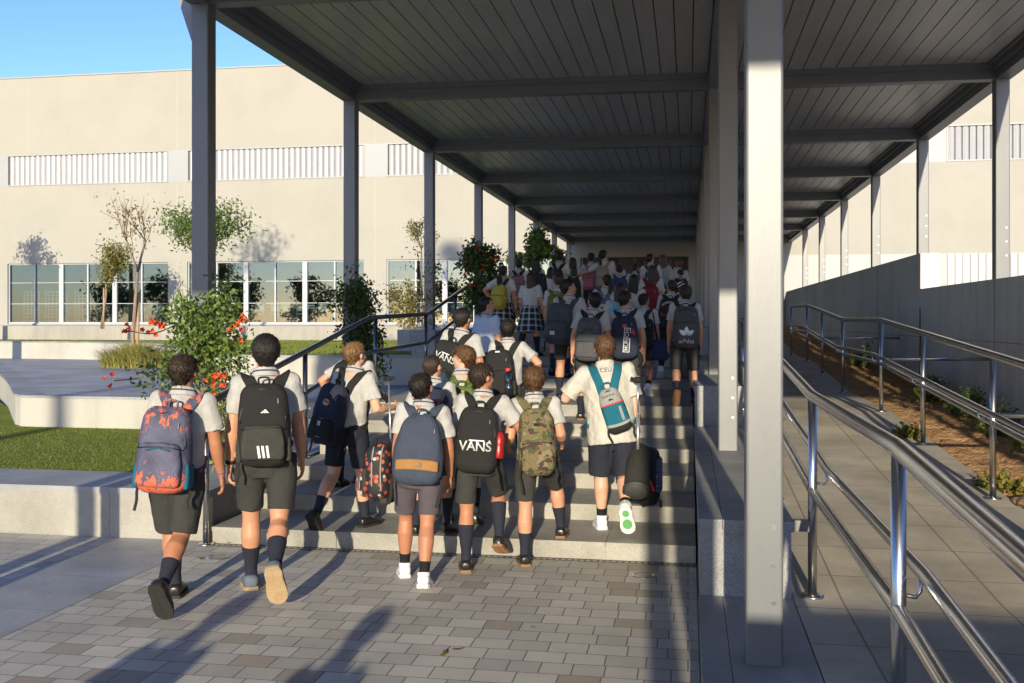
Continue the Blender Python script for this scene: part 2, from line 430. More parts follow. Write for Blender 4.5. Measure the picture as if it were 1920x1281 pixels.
# ---- granite plinth between the steps and the ramp
pl = empty('granite_plinth', (0.3, 1.0, 0), label='stepped grey granite plinth carrying the middle row of columns', cat='plinth')
def plinth_block(y0, y1, z0, z1, x0=0.057, x1=0.565, cope=0.055):
    mb = MB(); ox, oy = pl.location.x, pl.location.y
    if cope:
        mb.box(x0 + 0.012 - ox, x1 - 0.012 - ox, y0 + 0.014 - oy, y1 - oy, z0, z1 - cope)
        y = y0
        while y < y1 - 0.05:
            e = min(y + 1.15, y1); mb.box(x0 - ox, x0 + 0.128 - ox, y - oy, e - 0.003 - oy, z1 - cope, z1)
            mb.box(x0 + 0.131 - ox, x1 - ox, y - oy, e - 0.003 - oy, z1 - cope, z1); y = e
    else:
        mb.box(x0 - ox, x1 - ox, y0 - oy, y1 - oy, z0, z1)
    mb.build('block', M_GRAN_D, pl)
plinth_block(-8.6, 5.54, -0.05, 0.2)
plinth_block(5.53, 10.32, 0.0, 0.62)
plinth_block(10.31, 12.52, 0.0, 1.04)
plinth_block(12.51, 14.9, 0.3, 1.2)
plinth_block(14.89, 17.3, 0.3, 1.6)
# ---- ramp
def ramp_level(Y):
    pts = [(-8, -0.02), (0.0, 0.0), (3.36, 0.2), (5.6, 0.2), (12.5, 0.61), (15.5, 0.62), (20.0, 0.9), (23.0, 0.91), (31.5, 1.53), (37.6, 1.536)]
    if Y <= pts[0][0]: return pts[0][1]
    for (a, za), (b, zb) in zip(pts[:-1], pts[1:]):
        if Y <= b: return za + (zb - za) * (Y - a) / (b - a)
    return pts[-1][1]
YS = [-14, -8, 0.0, 3.36, 5.6, 12.5, 15.5, 20.0, 23.0, 31.5, 37.6]
mb = MB()
for a, b in zip(YS[:-1], YS[1:]):
    za, zb = ramp_level(a), ramp_level(b)
    mb.quad((0.56, a, za), (2.42, a, za), (2.42, b, zb), (0.56, b, zb))
tag(mb.build('ramp', M_RAMP), kind='structure')
mb = MB()
nx = 22
sv = []; sf = []; Ys = np.concatenate([np.linspace(-14, 4, 40)[:-1], np.linspace(4, 20, 300)[:-1], np.linspace(20, 37.5, 80)])
for Y in Ys:
    for k in range(nx + 1):
        X = 2.41 + (3.6 - 2.41) * k / nx
        sv.append((X, Y, ramp_level(Y) - 0.02 + (0.0 if k == 0 else 0.035 * noise.noise(Vector((X * 2.2, Y * 2.2, 3))) + 0.045 * noise.noise(Vector((X * 9, Y * 9, 1))))))
for i in range(len(Ys) - 1):
    for k in range(nx):
        a = i * (nx + 1) + k; sf.append((a, a + 1, a + nx + 2, a + nx + 1))
tag(tri_mesh('soil', sv, sf, M_SOIL, smooth=True), kind='structure')
# upper floor between the stairs and the building
mb = MB(); mb.box(-5.2, 0.56, 17.28, 37.69, 0.6, F_TOP)
tag(mb.build('upper_floor', M_TERR), kind='structure')
# ---- concrete retaining wall on the right
cw = empty('retaining_wall', (3.7, 10, 0), label='grey board-marked concrete wall beside the ramp with columns on top', cat='wall')
ox, oy = 3.7, 10
mb = MB(); mb.box(3.57 - ox, 3.87 - ox, -14 - oy, 16.28 - oy, -0.2, 2.2); mb.build('low_section', M_CONC, cw)
mb = MB(); mb.box(3.575 - ox, 3.865 - ox, 16.30 - oy, 37.68 - oy, -0.2, 2.76); mb.build('high_section', M_CONC, cw)
mb = MB()
for y in (10.9, 16.29):
    pts = [(3.565, y + 0.03 * noise.noise(Vector((0, 0, z * 4))), z) for z in np.linspace(0.2, 1.9, 16)]
    for a, b in zip(pts[:-1], pts[1:]):
        w = 0.025 + 0.02 * noise.noise(Vector((y, 1, a[2] * 3)))
        mb.box(3.563 - ox, 3.571 - ox, a[1] - w - oy, a[1] + w - oy, a[2], b[2])
mb.build('damp_streak', pm('damp_stain', (0.07, 0.07, 0.062), (0.11, 0.11, 0.10), scale=9, rough=0.9), cw)
for z0_, y0_, y1_ in ((1.45, -14, 16.27), (1.45, 16.31, 37.6)):
    mb = MB(); mb.box(3.566 - ox, 3.569 - ox, y0_ - oy, y1_ - oy, z0_, z0_ + .008); mb.build('formwork_joint', pm('formwork_line', (.2, .2, .19), rough=.9), cw)
for k in range(4):
    y = 5.2 + 7.3 * k
    mb = MB(); mb.box(3.566 - ox, 3.5695 - ox, y - .005 - oy, y + .005 - oy, .3, 2.19 if y < 16.2 else 2.74); mb.build('formwork_joint', pm('formwork_line', (.2, .2, .19)), cw)
# ---- left: low front wall, lawn, terrace, curved walls
lw = empty('planter_wall', (-9, 7.1, 0), label='low granite-faced planter wall at the edge of the pavement, left', cat='wall')
ox, oy = -9, 7.1
mb = MB(); x = -30.0
while x < -3.66:
    e = min(x + 1.5, -3.65); mb.box(x - ox, e - 0.003 - ox, 7.115 - oy, 7.3 - oy, -0.02, 0.345); x = e
mb.box(-3.85 - ox, -3.655 - ox, 7.3 - oy, 11.03 - oy, -0.02, 0.345)
mb.build('facing', M_GRAN, lw)
mb = MB(); x = -30.0
while x < -4.41:
    e = min(x + 1.5, -4.4); mb.box(x - ox, e - 0.003 - ox, 7.1 - oy, 7.85 - oy, 0.346, 0.395); x = e
y = 7.1
while y < 11.0:
    e = min(y + 1.3, 11.04); mb.box(-4.4 - ox, -3.645 - ox, y - oy, e - 0.003 - oy, 0.346, 0.395); y = e
mb.build('coping', M_GRAN_D, lw)
def poly_wall(name, pts, z0, z1, thick, mat, parent, cope=None):
    """wall along a smooth plan line; thickness to the left of the direction"""
    P = spline([(*p, 0) for p in pts], 10); rings = []; rings2 = []
    for i, p in enumerate(P):
        t = (P[min(i + 1, len(P) - 1)] - P[max(i - 1, 0)]).normalized(); n = Vector((-t.y, t.x, 0))
        q = p - n * thick
        rings.append([Vector((p.x, p.y, z0)), Vector((p.x, p.y, z1)), Vector((q.x, q.y, z1)), Vector((q.x, q.y, z0))])
        a = p + n * 0.012; b = q
        rings2.append([Vector((a.x, a.y, z1 + 0.001)), Vector((a.x, a.y, z1 + 0.03)), Vector((b.x, b.y, z1 + 0.03)), Vector((b.x, b.y, z1 + 0.001))])
    o = parent.location
    mb = MB(); mb.loft([[q - o for q in r] for r in rings]); mb.build(name, mat, parent)
    if cope: mb = MB(); mb.loft([[q - o for q in r] for r in rings2]); mb.build('coping', cope, parent)
    return P
TW = [(-3.65, 11.05), (-5.5, 11.05), (-7.9, 11.05), (-8.35, 11.2), (-8.75, 11.65), (-10.4, 13.7), (-12, 15.6), (-17, 21.5)]
tw = empty('terrace_wall', (-7, 11.05, 0.3), label='curved pale concrete wall with rounded corner behind the front lawn', cat='wall')
Ptw = poly_wall('facing', TW, 0.2, 0.745, 0.3, M_TERRW, tw, M_GRAN_D)
UW = [(-3.65, 13.8), (-5.0, 13.75), (-6.3, 13.75), (-7.5, 14.4), (-9.2, 16.8), (-11, 19.5), (-13, 20.8), (-17, 21.7), (-40, 22.6)]
uw = empty('upper_wall', (-9, 16.5, 0.6), label='pale curving wall between the paved terrace and upper grass', cat='wall')
Puw = poly_wall('facing', UW, 0.5, 1.165, 0.3, M_TERRW, uw, M_GRAN_D)
g = MB(); g.quad((-30, 7.84, 0.385), (-4.39, 7.84, 0.385), (-4.39, 11.2, 0.385), (-30, 40, 0.385)); lawn_o = g.build('lawn', M_TURF); tag(lawn_o, kind='structure')
lawn_o.data.clear_geometry(); lawn_o.data.from_pydata([(-40, 7.84, .385), (-4.39, 7.84, .385), (-4.39, 11.1, .385), (-8, 11.1, .385), (-12.3, 15.7, .385), (-18, 22, .385), (-40, 30, .385)], [], [(0, 1, 2, 3, 4, 5, 6)])
# terrace sheet between the two curved walls
mb = MB(); mb.v = []; V = [(p.x, p.y + 0.05, 0.772) for p in Ptw] + [(p.x, p.y + 0.1, 0.772) for p in reversed(Puw)]
mb.add(V, [tuple(range(len(V)))])
tag(mb.build('terrace', M_TERR), kind='structure')
mb = MB(); mb.box(-3.64, -3.605, 10.97, 13.62, 0.5, 0.770); mb.build('terrace_edge', M_TERR); tag(bpy.context.scene.objects['terrace_edge'], kind='structure')
# upper grass, falling towards the building
gv = []; gf = []
far = [(-5.2, 35.7), (-9, 35.7), (-14, 35.7), (-20, 35.7), (-30, 35.7), (-50, 35.7)]
n = len(Puw)
for i, p in enumerate(Puw):
    t = i / (n - 1); fx = -5.2 - t * 36
    for k in range(9):
        s = k / 8; gv.append((p.x + (fx - p.x) * s, p.y + 0.2 + (35.75 - p.y - 0.2) * s, 1.188 + (0.925 - 1.188) * s))
for i in range(n - 1):
    for k in range(8):
        a = i * 9 + k; gf.append((a, a + 1, a + 10, a + 9))
tag(tri_mesh('upper_lawn', gv, gf, M_TURF), kind='structure')
mb = MB(); mb.box(-5.21, -3.6, 13.82, 36, 0.3, 1.15); mb.box(-3.75, -3.605, 13.83, 17.28, 0.3, 1.19)
sd = empty('stair_side_wall', (-3.7, 15, 0.7), label='shaded granite cheek wall left of the upper steps', cat='wall')
o_ = MB(); o_.box(-0.25, 0.095, -1.15, 2.28, -0.4, 0.86); o_.build('facing', M_GRAN_D, sd)

# ================================================================== CANOPY
H_B = 4.576; CW = 0.16
ROW = {'left': -4.43, 'middle': 0.25, 'right': 3.6}
cn = empty('canopy', (0, 12.4, 0), label='long grey steel canopy of square columns, beams and slatted metal ceiling', cat='canopy')
CY = lambda n: 4.432 + 4.0 * n
oy = 12.4
def foot(row, n):
    Y = CY(n)
    if row == 'left': return 0.0 if n <= 0 else (0.39 if n < 2 else (0.77 if n < 3 else (1.19 if n < 4 else 1.1)))
    if row == 'middle':
        return 0.2 if n <= 0 else {1: 0.62, 2: 1.04, 3: 1.6}.get(n, F_TOP)
    return 2.2 if n < 3 else 2.76
def bolt(mb, x, y, z):
    mb.tube([(x, y, z), (x, y - 0.006, z)], 0.011, 8)
for row, x in ROW.items():
    for n in range(-2, 9):
        if row == 'left' and n < -1: continue
        y = CY(n); z0 = foot(row, n)
        if row == 'right' and n == 8: continue
        mb = MB(); r = 0.012; w = CW
        ring = []
        for cx, cy, a0 in ((w - r, r, -90), (w - r, w - r, 0), (r, w - r, 90), (r, r, 180)):
            for k in range(4):
                a = R(a0 + 30 * k); ring.append((cx + r * math.cos(a), cy + r * math.sin(a)))
        mb.loft([[Vector((x + a, y - oy + b, z)) for a, b in ring] for z in (z0 + 0.002, H_B + 0.2)])
        c = mb.build('column', M_GALV, cn)
        if row != 'left':
            for k in range(3):
                bb = MB(); bolt(bb, x + 0.118, y - oy + 0.0005, z0 + 0.28 + 0.165 * k); bb.build('bolt', M_STEEL, c)
# longitudinal edge beams and middle beam with flanges
for row, x in ROW.items():
    mb = MB()
    y0, y1 = (CY(-2) - 0.3 - oy if True else 0), 37.62 - oy
    sgn = {'left': 1, 'middle': 0, 'right': -1}[row]
    mb.box(x + 0.001, x + CW - 0.001, y0, y1, H_B, H_B + 0.27)
    if sgn:
        xi = x + CW if sgn > 0 else x
        a, b = sorted((xi, xi + sgn * 0.05)); mb.box(a, b, y0, y1, H_B + 0.1, H_B + 0.24)
        a, b = sorted((xi + sgn * 0.05, xi + sgn * 0.10)); mb.box(a, b, y0, y1, H_B + 0.165, H_B + 0.24)
        a, b = sorted((x - sgn * 0.0 + (0 if sgn > 0 else CW), x + (0 if sgn > 0 else CW) - sgn * 0.04)); mb.box(a, b, y0, y1, H_B + 0.02, H_B + 0.36)
    mb.build('edge_beam', M_DARKBEAM if row == 'middle' else M_GALV, cn)
for n in range(-2, 9):
    y = CY(n) - oy
    for x0, x1 in ((ROW['left'] + CW, ROW['middle']), (ROW['middle'] + CW, ROW['right'])):
        mb = MB(); mb.box(x0, x1, y + 0.002, y + CW - 0.002, H_B + 0.003, H_B + 0.21)
        mb.box(x0, x1, y - 0.025, y + 0.001, H_B + 0.125, H_B + 0.21)
        mb.build('cross_beam', M_GALV, cn)
# slatted ceiling, one panel field per bay
for n in range(-2, 9):
    ya, yb = CY(n) + CW - oy, (CY(n + 1) if n < 8 else 37.6) - oy
    for x0, x1 in ((ROW['left'] + CW + 0.1, ROW['middle'] - 0.005), (ROW['middle'] + CW + 0.005, ROW['right'] - 0.1)):
        mb = MB(); k = max(1, round((x1 - x0) / 0.19)); w = (x1 - x0) / k
        for i in range(k):
            a, b = x0 + i * w + 0.006, x0 + (i + 1) * w - 0.006
            mb.box(a, b, ya, yb, H_B + 0.195, H_B + 0.225)
        mb.m = 1; mb.box(x0, x1, ya, yb, H_B + 0.2255, H_B + 0.24)
        mb.build('ceiling_panel', [M_CEIL, M_GAP], cn)
mb = MB(); mb.box(ROW['left'] - 0.02, ROW['right'] + CW + 0.02, CY(-2) - 0.3 - oy, 37.62 - oy, H_B + 0.28, H_B + 0.36); mb.build('roof_deck', M_GALV, cn)
mb = MB()
p0 = at(333, 0, 8.9); p1 = at(362, 86, 8.9)
x = ROW['left']; y = CY(1) - oy
mb.add([(x - 0.001, y + 0.05, p1.z), (x - 0.001, y + 0.05, p0.z + 0.2), (x - 0.21, y + 0.05, p0.z + 0.2), (x - 0.001, y + 0.11, p1.z), (x - 0.001, y + 0.11, p0.z + 0.2), (x - 0.21, y + 0.11, p0.z + 0.2)],
       [(0, 1, 2), (5, 4, 3), (0, 2, 5, 3), (1, 4, 5, 2), (0, 3, 4, 1)])
mb.build('gusset', M_DARKBEAM, cn)
for o_ in [o_ for c_ in cn.children for o_ in [c_] + list(c_.children)]:
    if o_.type == 'MESH' and not o_.data.get('sheared'):       # the cross members run slightly skew to the long axis
        o_.data['sheared'] = 1
        for v in o_.data.vertices: v.co.y += 0.0321 * v.co.x

# ================================================================== SCHOOL BUILDING
FY = 37.7
def fx(px): return on_plane(px, 600, FY).x
def fz(px, py): return on_plane(px, py, FY).z
sb = empty('school_building', (0, FY, 1.0), label='long cream two-storey school building with shutter bands and big windows', cat='building')
WB = [(14, 315), (351, 683), (725, 1056)]                       # lower window bands (photo x), the third runs behind the canopy
XA, XB = -60.0, 45.0
ZT = 12.0
zs0, zs1 = fz(14, 350), fz(14, 292)                              # shutter band
zw0, zw1 = 1.56, fz(14, 495)
def L(x): return x
ox, oy, oz = 0, FY, 1.0
bands = [(fx(a), fx(b)) for a, b in WB]
pitch = bands[1][0] - bands[0][0]
left_more = [(bands[0][0] - pitch * k, bands[0][1] - pitch * k) for k in (3, 2, 1)]
xr = fx(1775)
right_more = [(xr, xr + bands[1][1] - bands[1][0]), (xr + pitch, xr + pitch + bands[1][1] - bands[1][0])]
door = (fx(1088), fx(1291))
low = left_more + bands + [door]
low_r = [(fx(1775), fx(1775) + 6.0), (fx(1775) + pitch, fx(1775) + pitch + 6)]
up = left_more + bands[:2] + [(bands[2][0], bands[2][0] + (bands[1][1] - bands[1][0]))] + right_more
def wall_cells(z0, z1, opens):
    """solid pieces of a horizontal strip of wall between openings"""
    xs = [XA]
    for a, b in sorted(opens): xs += [a, b]
    xs.append(XB)
    return [(xs[i], xs[i + 1], z0, z1) for i in range(0, len(xs), 2) if xs[i + 1] - xs[i] > 0.01]
wz = []
wz += [(XA, XB, -0.5, 1.53)]
wz += wall_cells(1.53, zw1, low)
wz += [(XA, XB, zw1, zs0)] + wall_cells(zs0, zs1, up) + [(XA, XB, zs1, ZT)]
mb = MB()
for a, b, c, d in wz: mb.box(a - ox, b - ox, 0.0, 0.3, c - oz, d - oz)
mb.build('wall', M_FACADE, sb)
mb = MB(); x = XA
mb.box(XA, XB, -0.04, 0.34, ZT - oz + 0.001, ZT - oz + 0.05); mb.build('roof_coping', M_PANEL, sb)
mb = MB()
for pxj in (53, 332, 703):
    x = fx(pxj)
    for c, d in ((1.53, zs0), (zs1, ZT)):
        if pxj == 53 and c < 5: continue
        mb.box(x - 0.012, x + 0.012, -0.003, 0.02, c - oz, d - oz - 0.01)
xj = fx(332) - pitch
x = fx(703) + pitch
while x < XB: mb.box(x - 0.012, x + 0.012, -0.003, 0.02, zs1 - oz, ZT - oz); mb.box(x - 0.012, x + 0.012, -0.003, 0.02, 3 - oz, zs0 - oz); x += pitch
mb.build('panel_joint', pm('joint_sealant', (0.47, 0.43, 0.36), rough=0.8), sb)
# upper shutters
def shutter(a, b):
    mb = MB(); w = 0.245; n = max(2, round((b - a - 0.1) / w)); w = (b - a - 0.1) / n
    for i in range(n):
        x0 = a + 0.05 + i * w; g_ = 0.014
        prof = [(x0 + g_, 0.12), (x0 + g_ + 0.01, 0.06), (x0 + w * .45, 0.02), (x0 + w * .8, 0.045), (x0 + w, 0.10), (x0 + w, 0.13)]
        mb.loft([[Vector((px_, py_, z_ - oz)) for px_, py_ in prof] for z_ in (zs0 + 0.06, zs1 - 0.06)])
    s = mb.build('shutter', M_WHITE, sb)
    fr = MB(); fr.box(a, b, -0.03, 0.16, zs1 - 0.05 - oz, zs1 - oz); fr.box(a, b, -0.03, 0.16, zs0 - oz, zs0 + 0.05 - oz)
    fr.box(a, a + 0.05, -0.03, 0.16, zs0 + 0.05 - oz, zs1 - 0.05 - oz); fr.box(b - 0.05, b, -0.03, 0.16, zs0 + 0.05 - oz, zs1 - 0.05 - oz)
    fr.m = 1; fr.box(a, b, 0.2, 0.25, zs0 - oz, zs1 - oz)
    fr.build('frame', [M_PANEL, pm('shutter_back', (0.2, 0.2, 0.21), rough=0.7)], s)
for a, b in up: shutter(a, b)
mb = MB()
ups = sorted(up)
for (a, b), (c, d) in zip(ups[:-1], ups[1:]):
    if c - b > 0.05: mb = MB(); mb.box(b + 0.003, c - 0.003, -0.004, 0.1, zs0 - oz, zs1 - oz); mb.build('infill_panel', M_PANEL, sb)
# lower windows: each band has frames, mullions and panes
def band_posts(k):
    if k == 0: return [22, 65, 108, 119, 165, 169, 216, 224, 270, 274, 314]
def window(a, b, n=3):
    """band split in n bays of two panes"""
    z0, z1 = zw0, zw1
    f = MB(); yb = 0.09
    f.box(a, b, yb, yb + 0.07, z1 - 0.05 - oz, z1 - oz); f.box(a, b, yb, yb + 0.07, z0 - oz, z0 + 0.06 - oz)
    w = (b - a) / n
    for i in range(n + 1):
        x = a + i * w
        t = 0.20 if 0 < i < n else 0.08
        x0 = max(a, x - t / 2); x1 = min(b, x + t / 2)
        f.box(x0, x1, yb - 0.005, yb + 0.075, z0 + 0.06 - oz, z1 - 0.05 - oz)
    for i in range(n):
        x = a + (i + 0.5) * w
        f.box(x - 0.03, x + 0.03, yb - 0.003, yb + 0.073, z0 + 0.06 - oz, z1 - 0.05 - oz)
        for q in (0.33, 0.68):
            zz = z0 + (z1 - z0) * q
            for u, v in ((a + i * w + 0.1, x - 0.031), (x + 0.031, a + (i + 1) * w - 0.1)):
                f.box(u, v, yb + 0.02, yb + 0.05, zz - 0.012 - oz, zz + 0.012 - oz)
    wo = f.build('window', M_FRAME, sb)
    p = MB(); p.box(a + 0.02, b - 0.02, yb + 0.055, yb + 0.061, z0 + 0.02 - oz, z1 - 0.02 - oz); p.build('pane', M_GLASS, wo)
    s = MB(); s.box(a - 0.05, b + 0.05, -0.06, 0.088, z0 - 0.05 - oz, z0 - 0.002 - oz); s.build('sill', M_PANEL, wo)
for a, b in left_more + bands: window(a, b)
# right hand part: white lower band with shutters behind the wall
mb = MB(); mb.box(fx(1330), XB, -0.02, -0.001, 1.0 - oz, zw1 - oz); mb.build('white_band', M_PANEL, sb)
for a, b in ((fx(1775), fx(1862)), (fx(1893), fx(2080))):
    mb = MB(); n = round((b - a) / 0.245)
    for i in range(n):
        x0 = a + i * (b - a) / n; mb.box(x0 + 0.02, x0 + (b - a) / n - 0.03, -0.07, -0.021, 1.2 - oz, zw1 - 0.02 - oz)
    mb.build('shutter', M_WHITE, sb)
# room behind the windows
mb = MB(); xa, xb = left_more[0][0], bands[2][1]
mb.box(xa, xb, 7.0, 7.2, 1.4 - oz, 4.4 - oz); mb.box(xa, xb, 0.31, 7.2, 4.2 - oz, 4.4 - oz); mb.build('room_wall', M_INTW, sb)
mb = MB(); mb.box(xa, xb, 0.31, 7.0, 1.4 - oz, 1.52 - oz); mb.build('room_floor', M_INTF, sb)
# entrance under the canopy
mb = MB(); mb.box(door[0] - .1, door[1] + .1, 0.5, 0.6, 1.5 - oz, zw1 + .1 - oz); mb.box(door[0] - .1, door[1] + .1, 0.302, 0.499, zw1 + .02 - oz, zw1 + .1 - oz); mb.build('doorway_backing', M_DOORD, sb)  # dark sheet for the unlit interior, its shade put into the colour
mb = MB()
for q in (0, 0.25, 0.5, 0.75, 1):
    x = door[0] + (door[1] - door[0]) * q; mb.box(x - 0.04, x + 0.04, 0.42, 0.49, 1.54 - oz, zw1 - oz)
mb.box(door[0], door[1], 0.42, 0.49, 3.0 - oz, 3.06 - oz)
mb.build('door_frame', pm('dark_door_frame', (0.12, 0.115, 0.11), rough=0.4), sb)
# low base wall and walkway in front of the building
bw = empty('base_wall', (-20, 35.7, 0.9), label='low pale concrete wall under the row of large school windows', cat='wall')
mb = MB(); mb.box(-40, 14.7, 0, 0.25, -0.6, 0.575); mb.build('facing', M_BASEW, bw)
mb = MB(); mb.box(-40, 14.7, 0.251, 1.99, 0.3, 0.58); mb.build('walkway', M_TERR, bw)

# ================================================================== HANDRAILS
def rail_run(name, X, Ys, side, label, lvl, yend=None, hr=1.1, stub=()):
    e = empty(name, (X, Ys[0], lvl(Ys[0])), label=label, cat='handrail', group='stainless handrails along the ramp')
    o = e.location
    for y in Ys:
        z = lvl(y); mb = MB(); mb.tube([(0, y - o.y, z - o.z), (0, y - o.y, z + hr - o.z - 0.02)], 0.0245, 14)
        p = mb.build('post', M_STEEL, e, True)
        MB().lathe((0, y - o.y, z - o.z), [(0.062, 0.001), (0.062, 0.012), (0.045, 0.018), (0.028, 0.02)], 18).build('base_plate', M_STEEL, p, True)
    def path(dx, dz, ys):
        return [Vector((dx, y - o.y, lvl(y) + dz - o.z)) for y in ys]
    ks = sorted(set([Ys[0], Ys[-1]] + [y for y in YS if Ys[0] < y < Ys[-1]]))
    MB().tube(path(0, hr, ks), 0.031, 16).build('top_rail', M_STEEL, e, True)
    MB().tube(path(0, 0.58, ks), 0.025, 12).build('lower_rail', M_STEEL, e, True)
    MB().tube(path(side * 0.085, 0.69, ks), 0.0235, 12).build('hand_rail', M_STEEL, e, True)
    for y in Ys[:-1]:
        for t in (0.08,):
            yy = y + t; z = lvl(yy); mb = MB()
            mb.tube([(0.02 * side, yy - o.y, z + 0.61 - o.z), (0.07 * side, yy - o.y, z + 0.60 - o.z), (0.085 * side, yy - o.y, z + 0.62 - o.z), (0.085 * side, yy - o.y, z + 0.67 - o.z)], 0.007, 8); mb.build('bracket', M_STEEL, e, True)
    for y in stub:
        z = lvl(y); MB().tube([(0.02, y - o.y, z + 0.64 - o.z), (3.57 - X, y - o.y, z + 0.64 - o.z)], 0.022, 10).build('wall_brace', M_STEEL, e, True)
    return e
hl = rail_run('handrail', 0.67, [-1.1, 1.14, 3.36, 5.6, 7.85, 10.1, 12.5, 15.5, 17.7, 20.0, 23.0], 1, 'bright stainless handrail nearest the camera, beside the granite plinth', ramp_level)
hr_ = rail_run('handrail', 2.295, [1.3, 3.4, 5.7, 8.07, 10.35, 12.5, 15.5, 17.8, 20.0, 23.0], -1, 'stainless handrail along the soil strip on the far side of ramp', ramp_level, stub=(8.07, 12.5, 17.8))
mb = MB(); mb.box(-0.11, -0.02, 5.6 + 0.95, 5.6 + 1.0, 0.55, 0.62); 
# bracket from the first block to the post
MB().box(-0.105, -0.02, 5.58 - hl.location.y, 5.63 - hl.location.y, 0.62 - hl.location.z - 0.05 + 0.25 - 0.26, 0.62 - hl.location.z).build('side_bracket', M_DARKBEAM, hl)
# stairs handrail on the left
sr = empty('stair_handrail', (-3.62, 7.0, 0), label='dark steel handrail up the left side of the steps', cat='handrail')
def srl(y):
    pts = [(7.0, 0.05), (10.9, 0.72), (13.5, 0.78), (16.8, 1.40), (19.0, 1.536)]
    for (a, za), (b, zb) in zip(pts[:-1], pts[1:]):
        if y <= b: return za + (zb - za) * (y - a) / (b - a)
    return 1.536
for y, zf in ((7.0, 0.0), (8.98, 0.384), (11.15, 0.768), (13.4, 0.768), (15.2, 1.152)):
    p = MB().tube([(0, y - 7, zf), (0, y - 7, srl(y) + 1.0)], 0.024, 12).build('post', M_RAILD if y > 7.1 else M_STEEL, sr, True)
    MB().lathe((0, y - 7, zf), [(0.06, 0.001), (0.06, 0.012), (0.045, 0.018), (0.028, 0.02)], 18).build('base_plate', M_STEEL, p, True)
ks = [7.0, 10.9, 13.5, 15.9]
for dz, r, nm in ((1.02, 0.028, 'top_rail'), (0.62, 0.024, 'lower_rail')):
    P = [Vector((0.0, -0.12, srl(7) + dz - 0.14)), Vector((0, -0.13, srl(7) + dz - 0.05))] + [Vector((0, y - 7, srl(y) + dz)) for y in ks]
    MB().tube(P, r, 14).build(nm, M_RAILD, sr, True)

# unseen wall added behind the photographer to shade the near end of the ramp
pw = empty('shade_wall', (3.3, -3.2, 0), label='unseen grey granite wall added to shade the near end of the ramp', cat='wall')
MB().box(-2.75, 2.0, -0.12, 0.12, -0.05, 2.0).build('facing', M_GRAN_D, pw); MB().box(-2.78, 2.03, -0.15, 0.15, 2.001, 2.06).build('coping', M_GRAN_D, pw)
# ================================================================== TREES AND PLANTS
def leaves(name, centers, normals_rnd, size, mat, parent, seed=0, aspect=0.5, droop=0.3, mi=None, cup=0.25):
    """one mesh of small folded leaves (two triangles pairs each) at the given points"""
    rg = np.random.default_rng(seed)
    C = np.asarray(centers, dtype=float); n = len(C)
    if n == 0: return None
    d = rg.normal(size=(n, 3)); d[:, 2] -= droop; d /= np.linalg.norm(d, axis=1)[:, None]
    u = rg.normal(size=(n, 3)); u -= d * (u * d).sum(1)[:, None]; u /= np.linalg.norm(u, axis=1)[:, None]
    w = np.cross(d, u)
    s = (size * rg.uniform(0.6, 1.25, n))[:, None]
    a = C; tip = C + d * s; l = C + d * s * 0.45 + u * s * aspect * 0.5 + w * s * cup * 0.3; r = C + d * s * 0.45 - u * s * aspect * 0.5 + w * s * cup * 0.3
    V = np.stack([a, l, tip, r], 1).reshape(-1, 3)
    F = np.arange(4 * n).reshape(n, 4)
    return tri_mesh(name, V, F, mat, parent, mi=mi)
def limbs(mb, base, d, length, r, depth, rg, tips, spread=0.6, kids=3, up=0.15, seg=4, shrink=0.68):
    p = Vector(base); pts = [p.copy()]; dd = Vector(d).normalized()
    for i in range(seg):
        dd = (dd + Vector((rg.gauss(0, .10), rg.gauss(0, .10), rg.gauss(0, .06) + up * 0.3))).normalized()
        p = p + dd * (length / seg); pts.append(p.copy())
    mb.tube(pts, [r * (1 - 0.5 * i / seg) for i in range(seg + 1)], 6 if depth > 1 else 4)
    if depth <= 1: tips += pts[1:]
    if depth == 0: return
    for k in range(kids):
        t = pts[-1] if k == 0 else pts[rg.randint(max(1, seg - 2), seg)]
        q = (dd + Vector((rg.gauss(0, spread), rg.gauss(0, spread), rg.gauss(0, spread * 0.6) + up))).normalized()
        limbs(mb, t, q, length * shrink * rg.uniform(0.8, 1.2), r * 0.55, depth - 1, rg, tips, spread, kids, up, seg, shrink)
def make_tree(loc, label, h_trunk, r, crown_r, leaf_n, leaf_s, mat, seed, depth=3, lean=(0, 0), stake=False, name='tree', spread=0.6, kids=3, length=None, squash=0.8, group='young trees on the terrace', aspect=0.45, limit=None):
    rg = random.Random(seed); e = empty(name, loc, label=label, cat='tree', group=group)
    mb = MB(); tips = []
    top = Vector((lean[0] * h_trunk, lean[1] * h_trunk, h_trunk))
    mb.tube([(0, 0, -0.1), top * 0.35 + Vector((rg.gauss(0, .02), rg.gauss(0, .02), 0)), top * 0.7 + Vector((rg.gauss(0, .03), rg.gauss(0, .03), 0)), top], [r, r * .85, r * .75, r * .65], 8)
    for k in range(kids + 1):
        d = Vector((rg.gauss(0, spread), rg.gauss(0, spread), 1.0))
        limbs(mb, top, d, length or crown_r * 0.7, r * 0.5, depth - 1, rg, tips, spread, kids, 0.15)
    mb.build('trunk', M_BARK, e, True)
    if stake:
        MB().tube([(0.07, 0.03, -0.1), (0.09, 0.02, 1.45)], 0.032, 8).build('stake', M_STAKE, e, True)
    pts = []
    if leaf_n:
        for _ in range(leaf_n):
            t = rg.choice(tips); s = crown_r * 0.13
            pts.append((t.x + rg.gauss(0, s), t.y + rg.gauss(0, s), t.z + rg.gauss(0, s)))
        if limit: pts = [p for p in pts if limit(p)]
        leaves('crown', pts, None, leaf_s, mat, e, seed, aspect)
    return e
def P_ground(px, py, lvl):
    z = (CAMZ - lvl) * FPX / (py - HOR); return at(px, py, z)
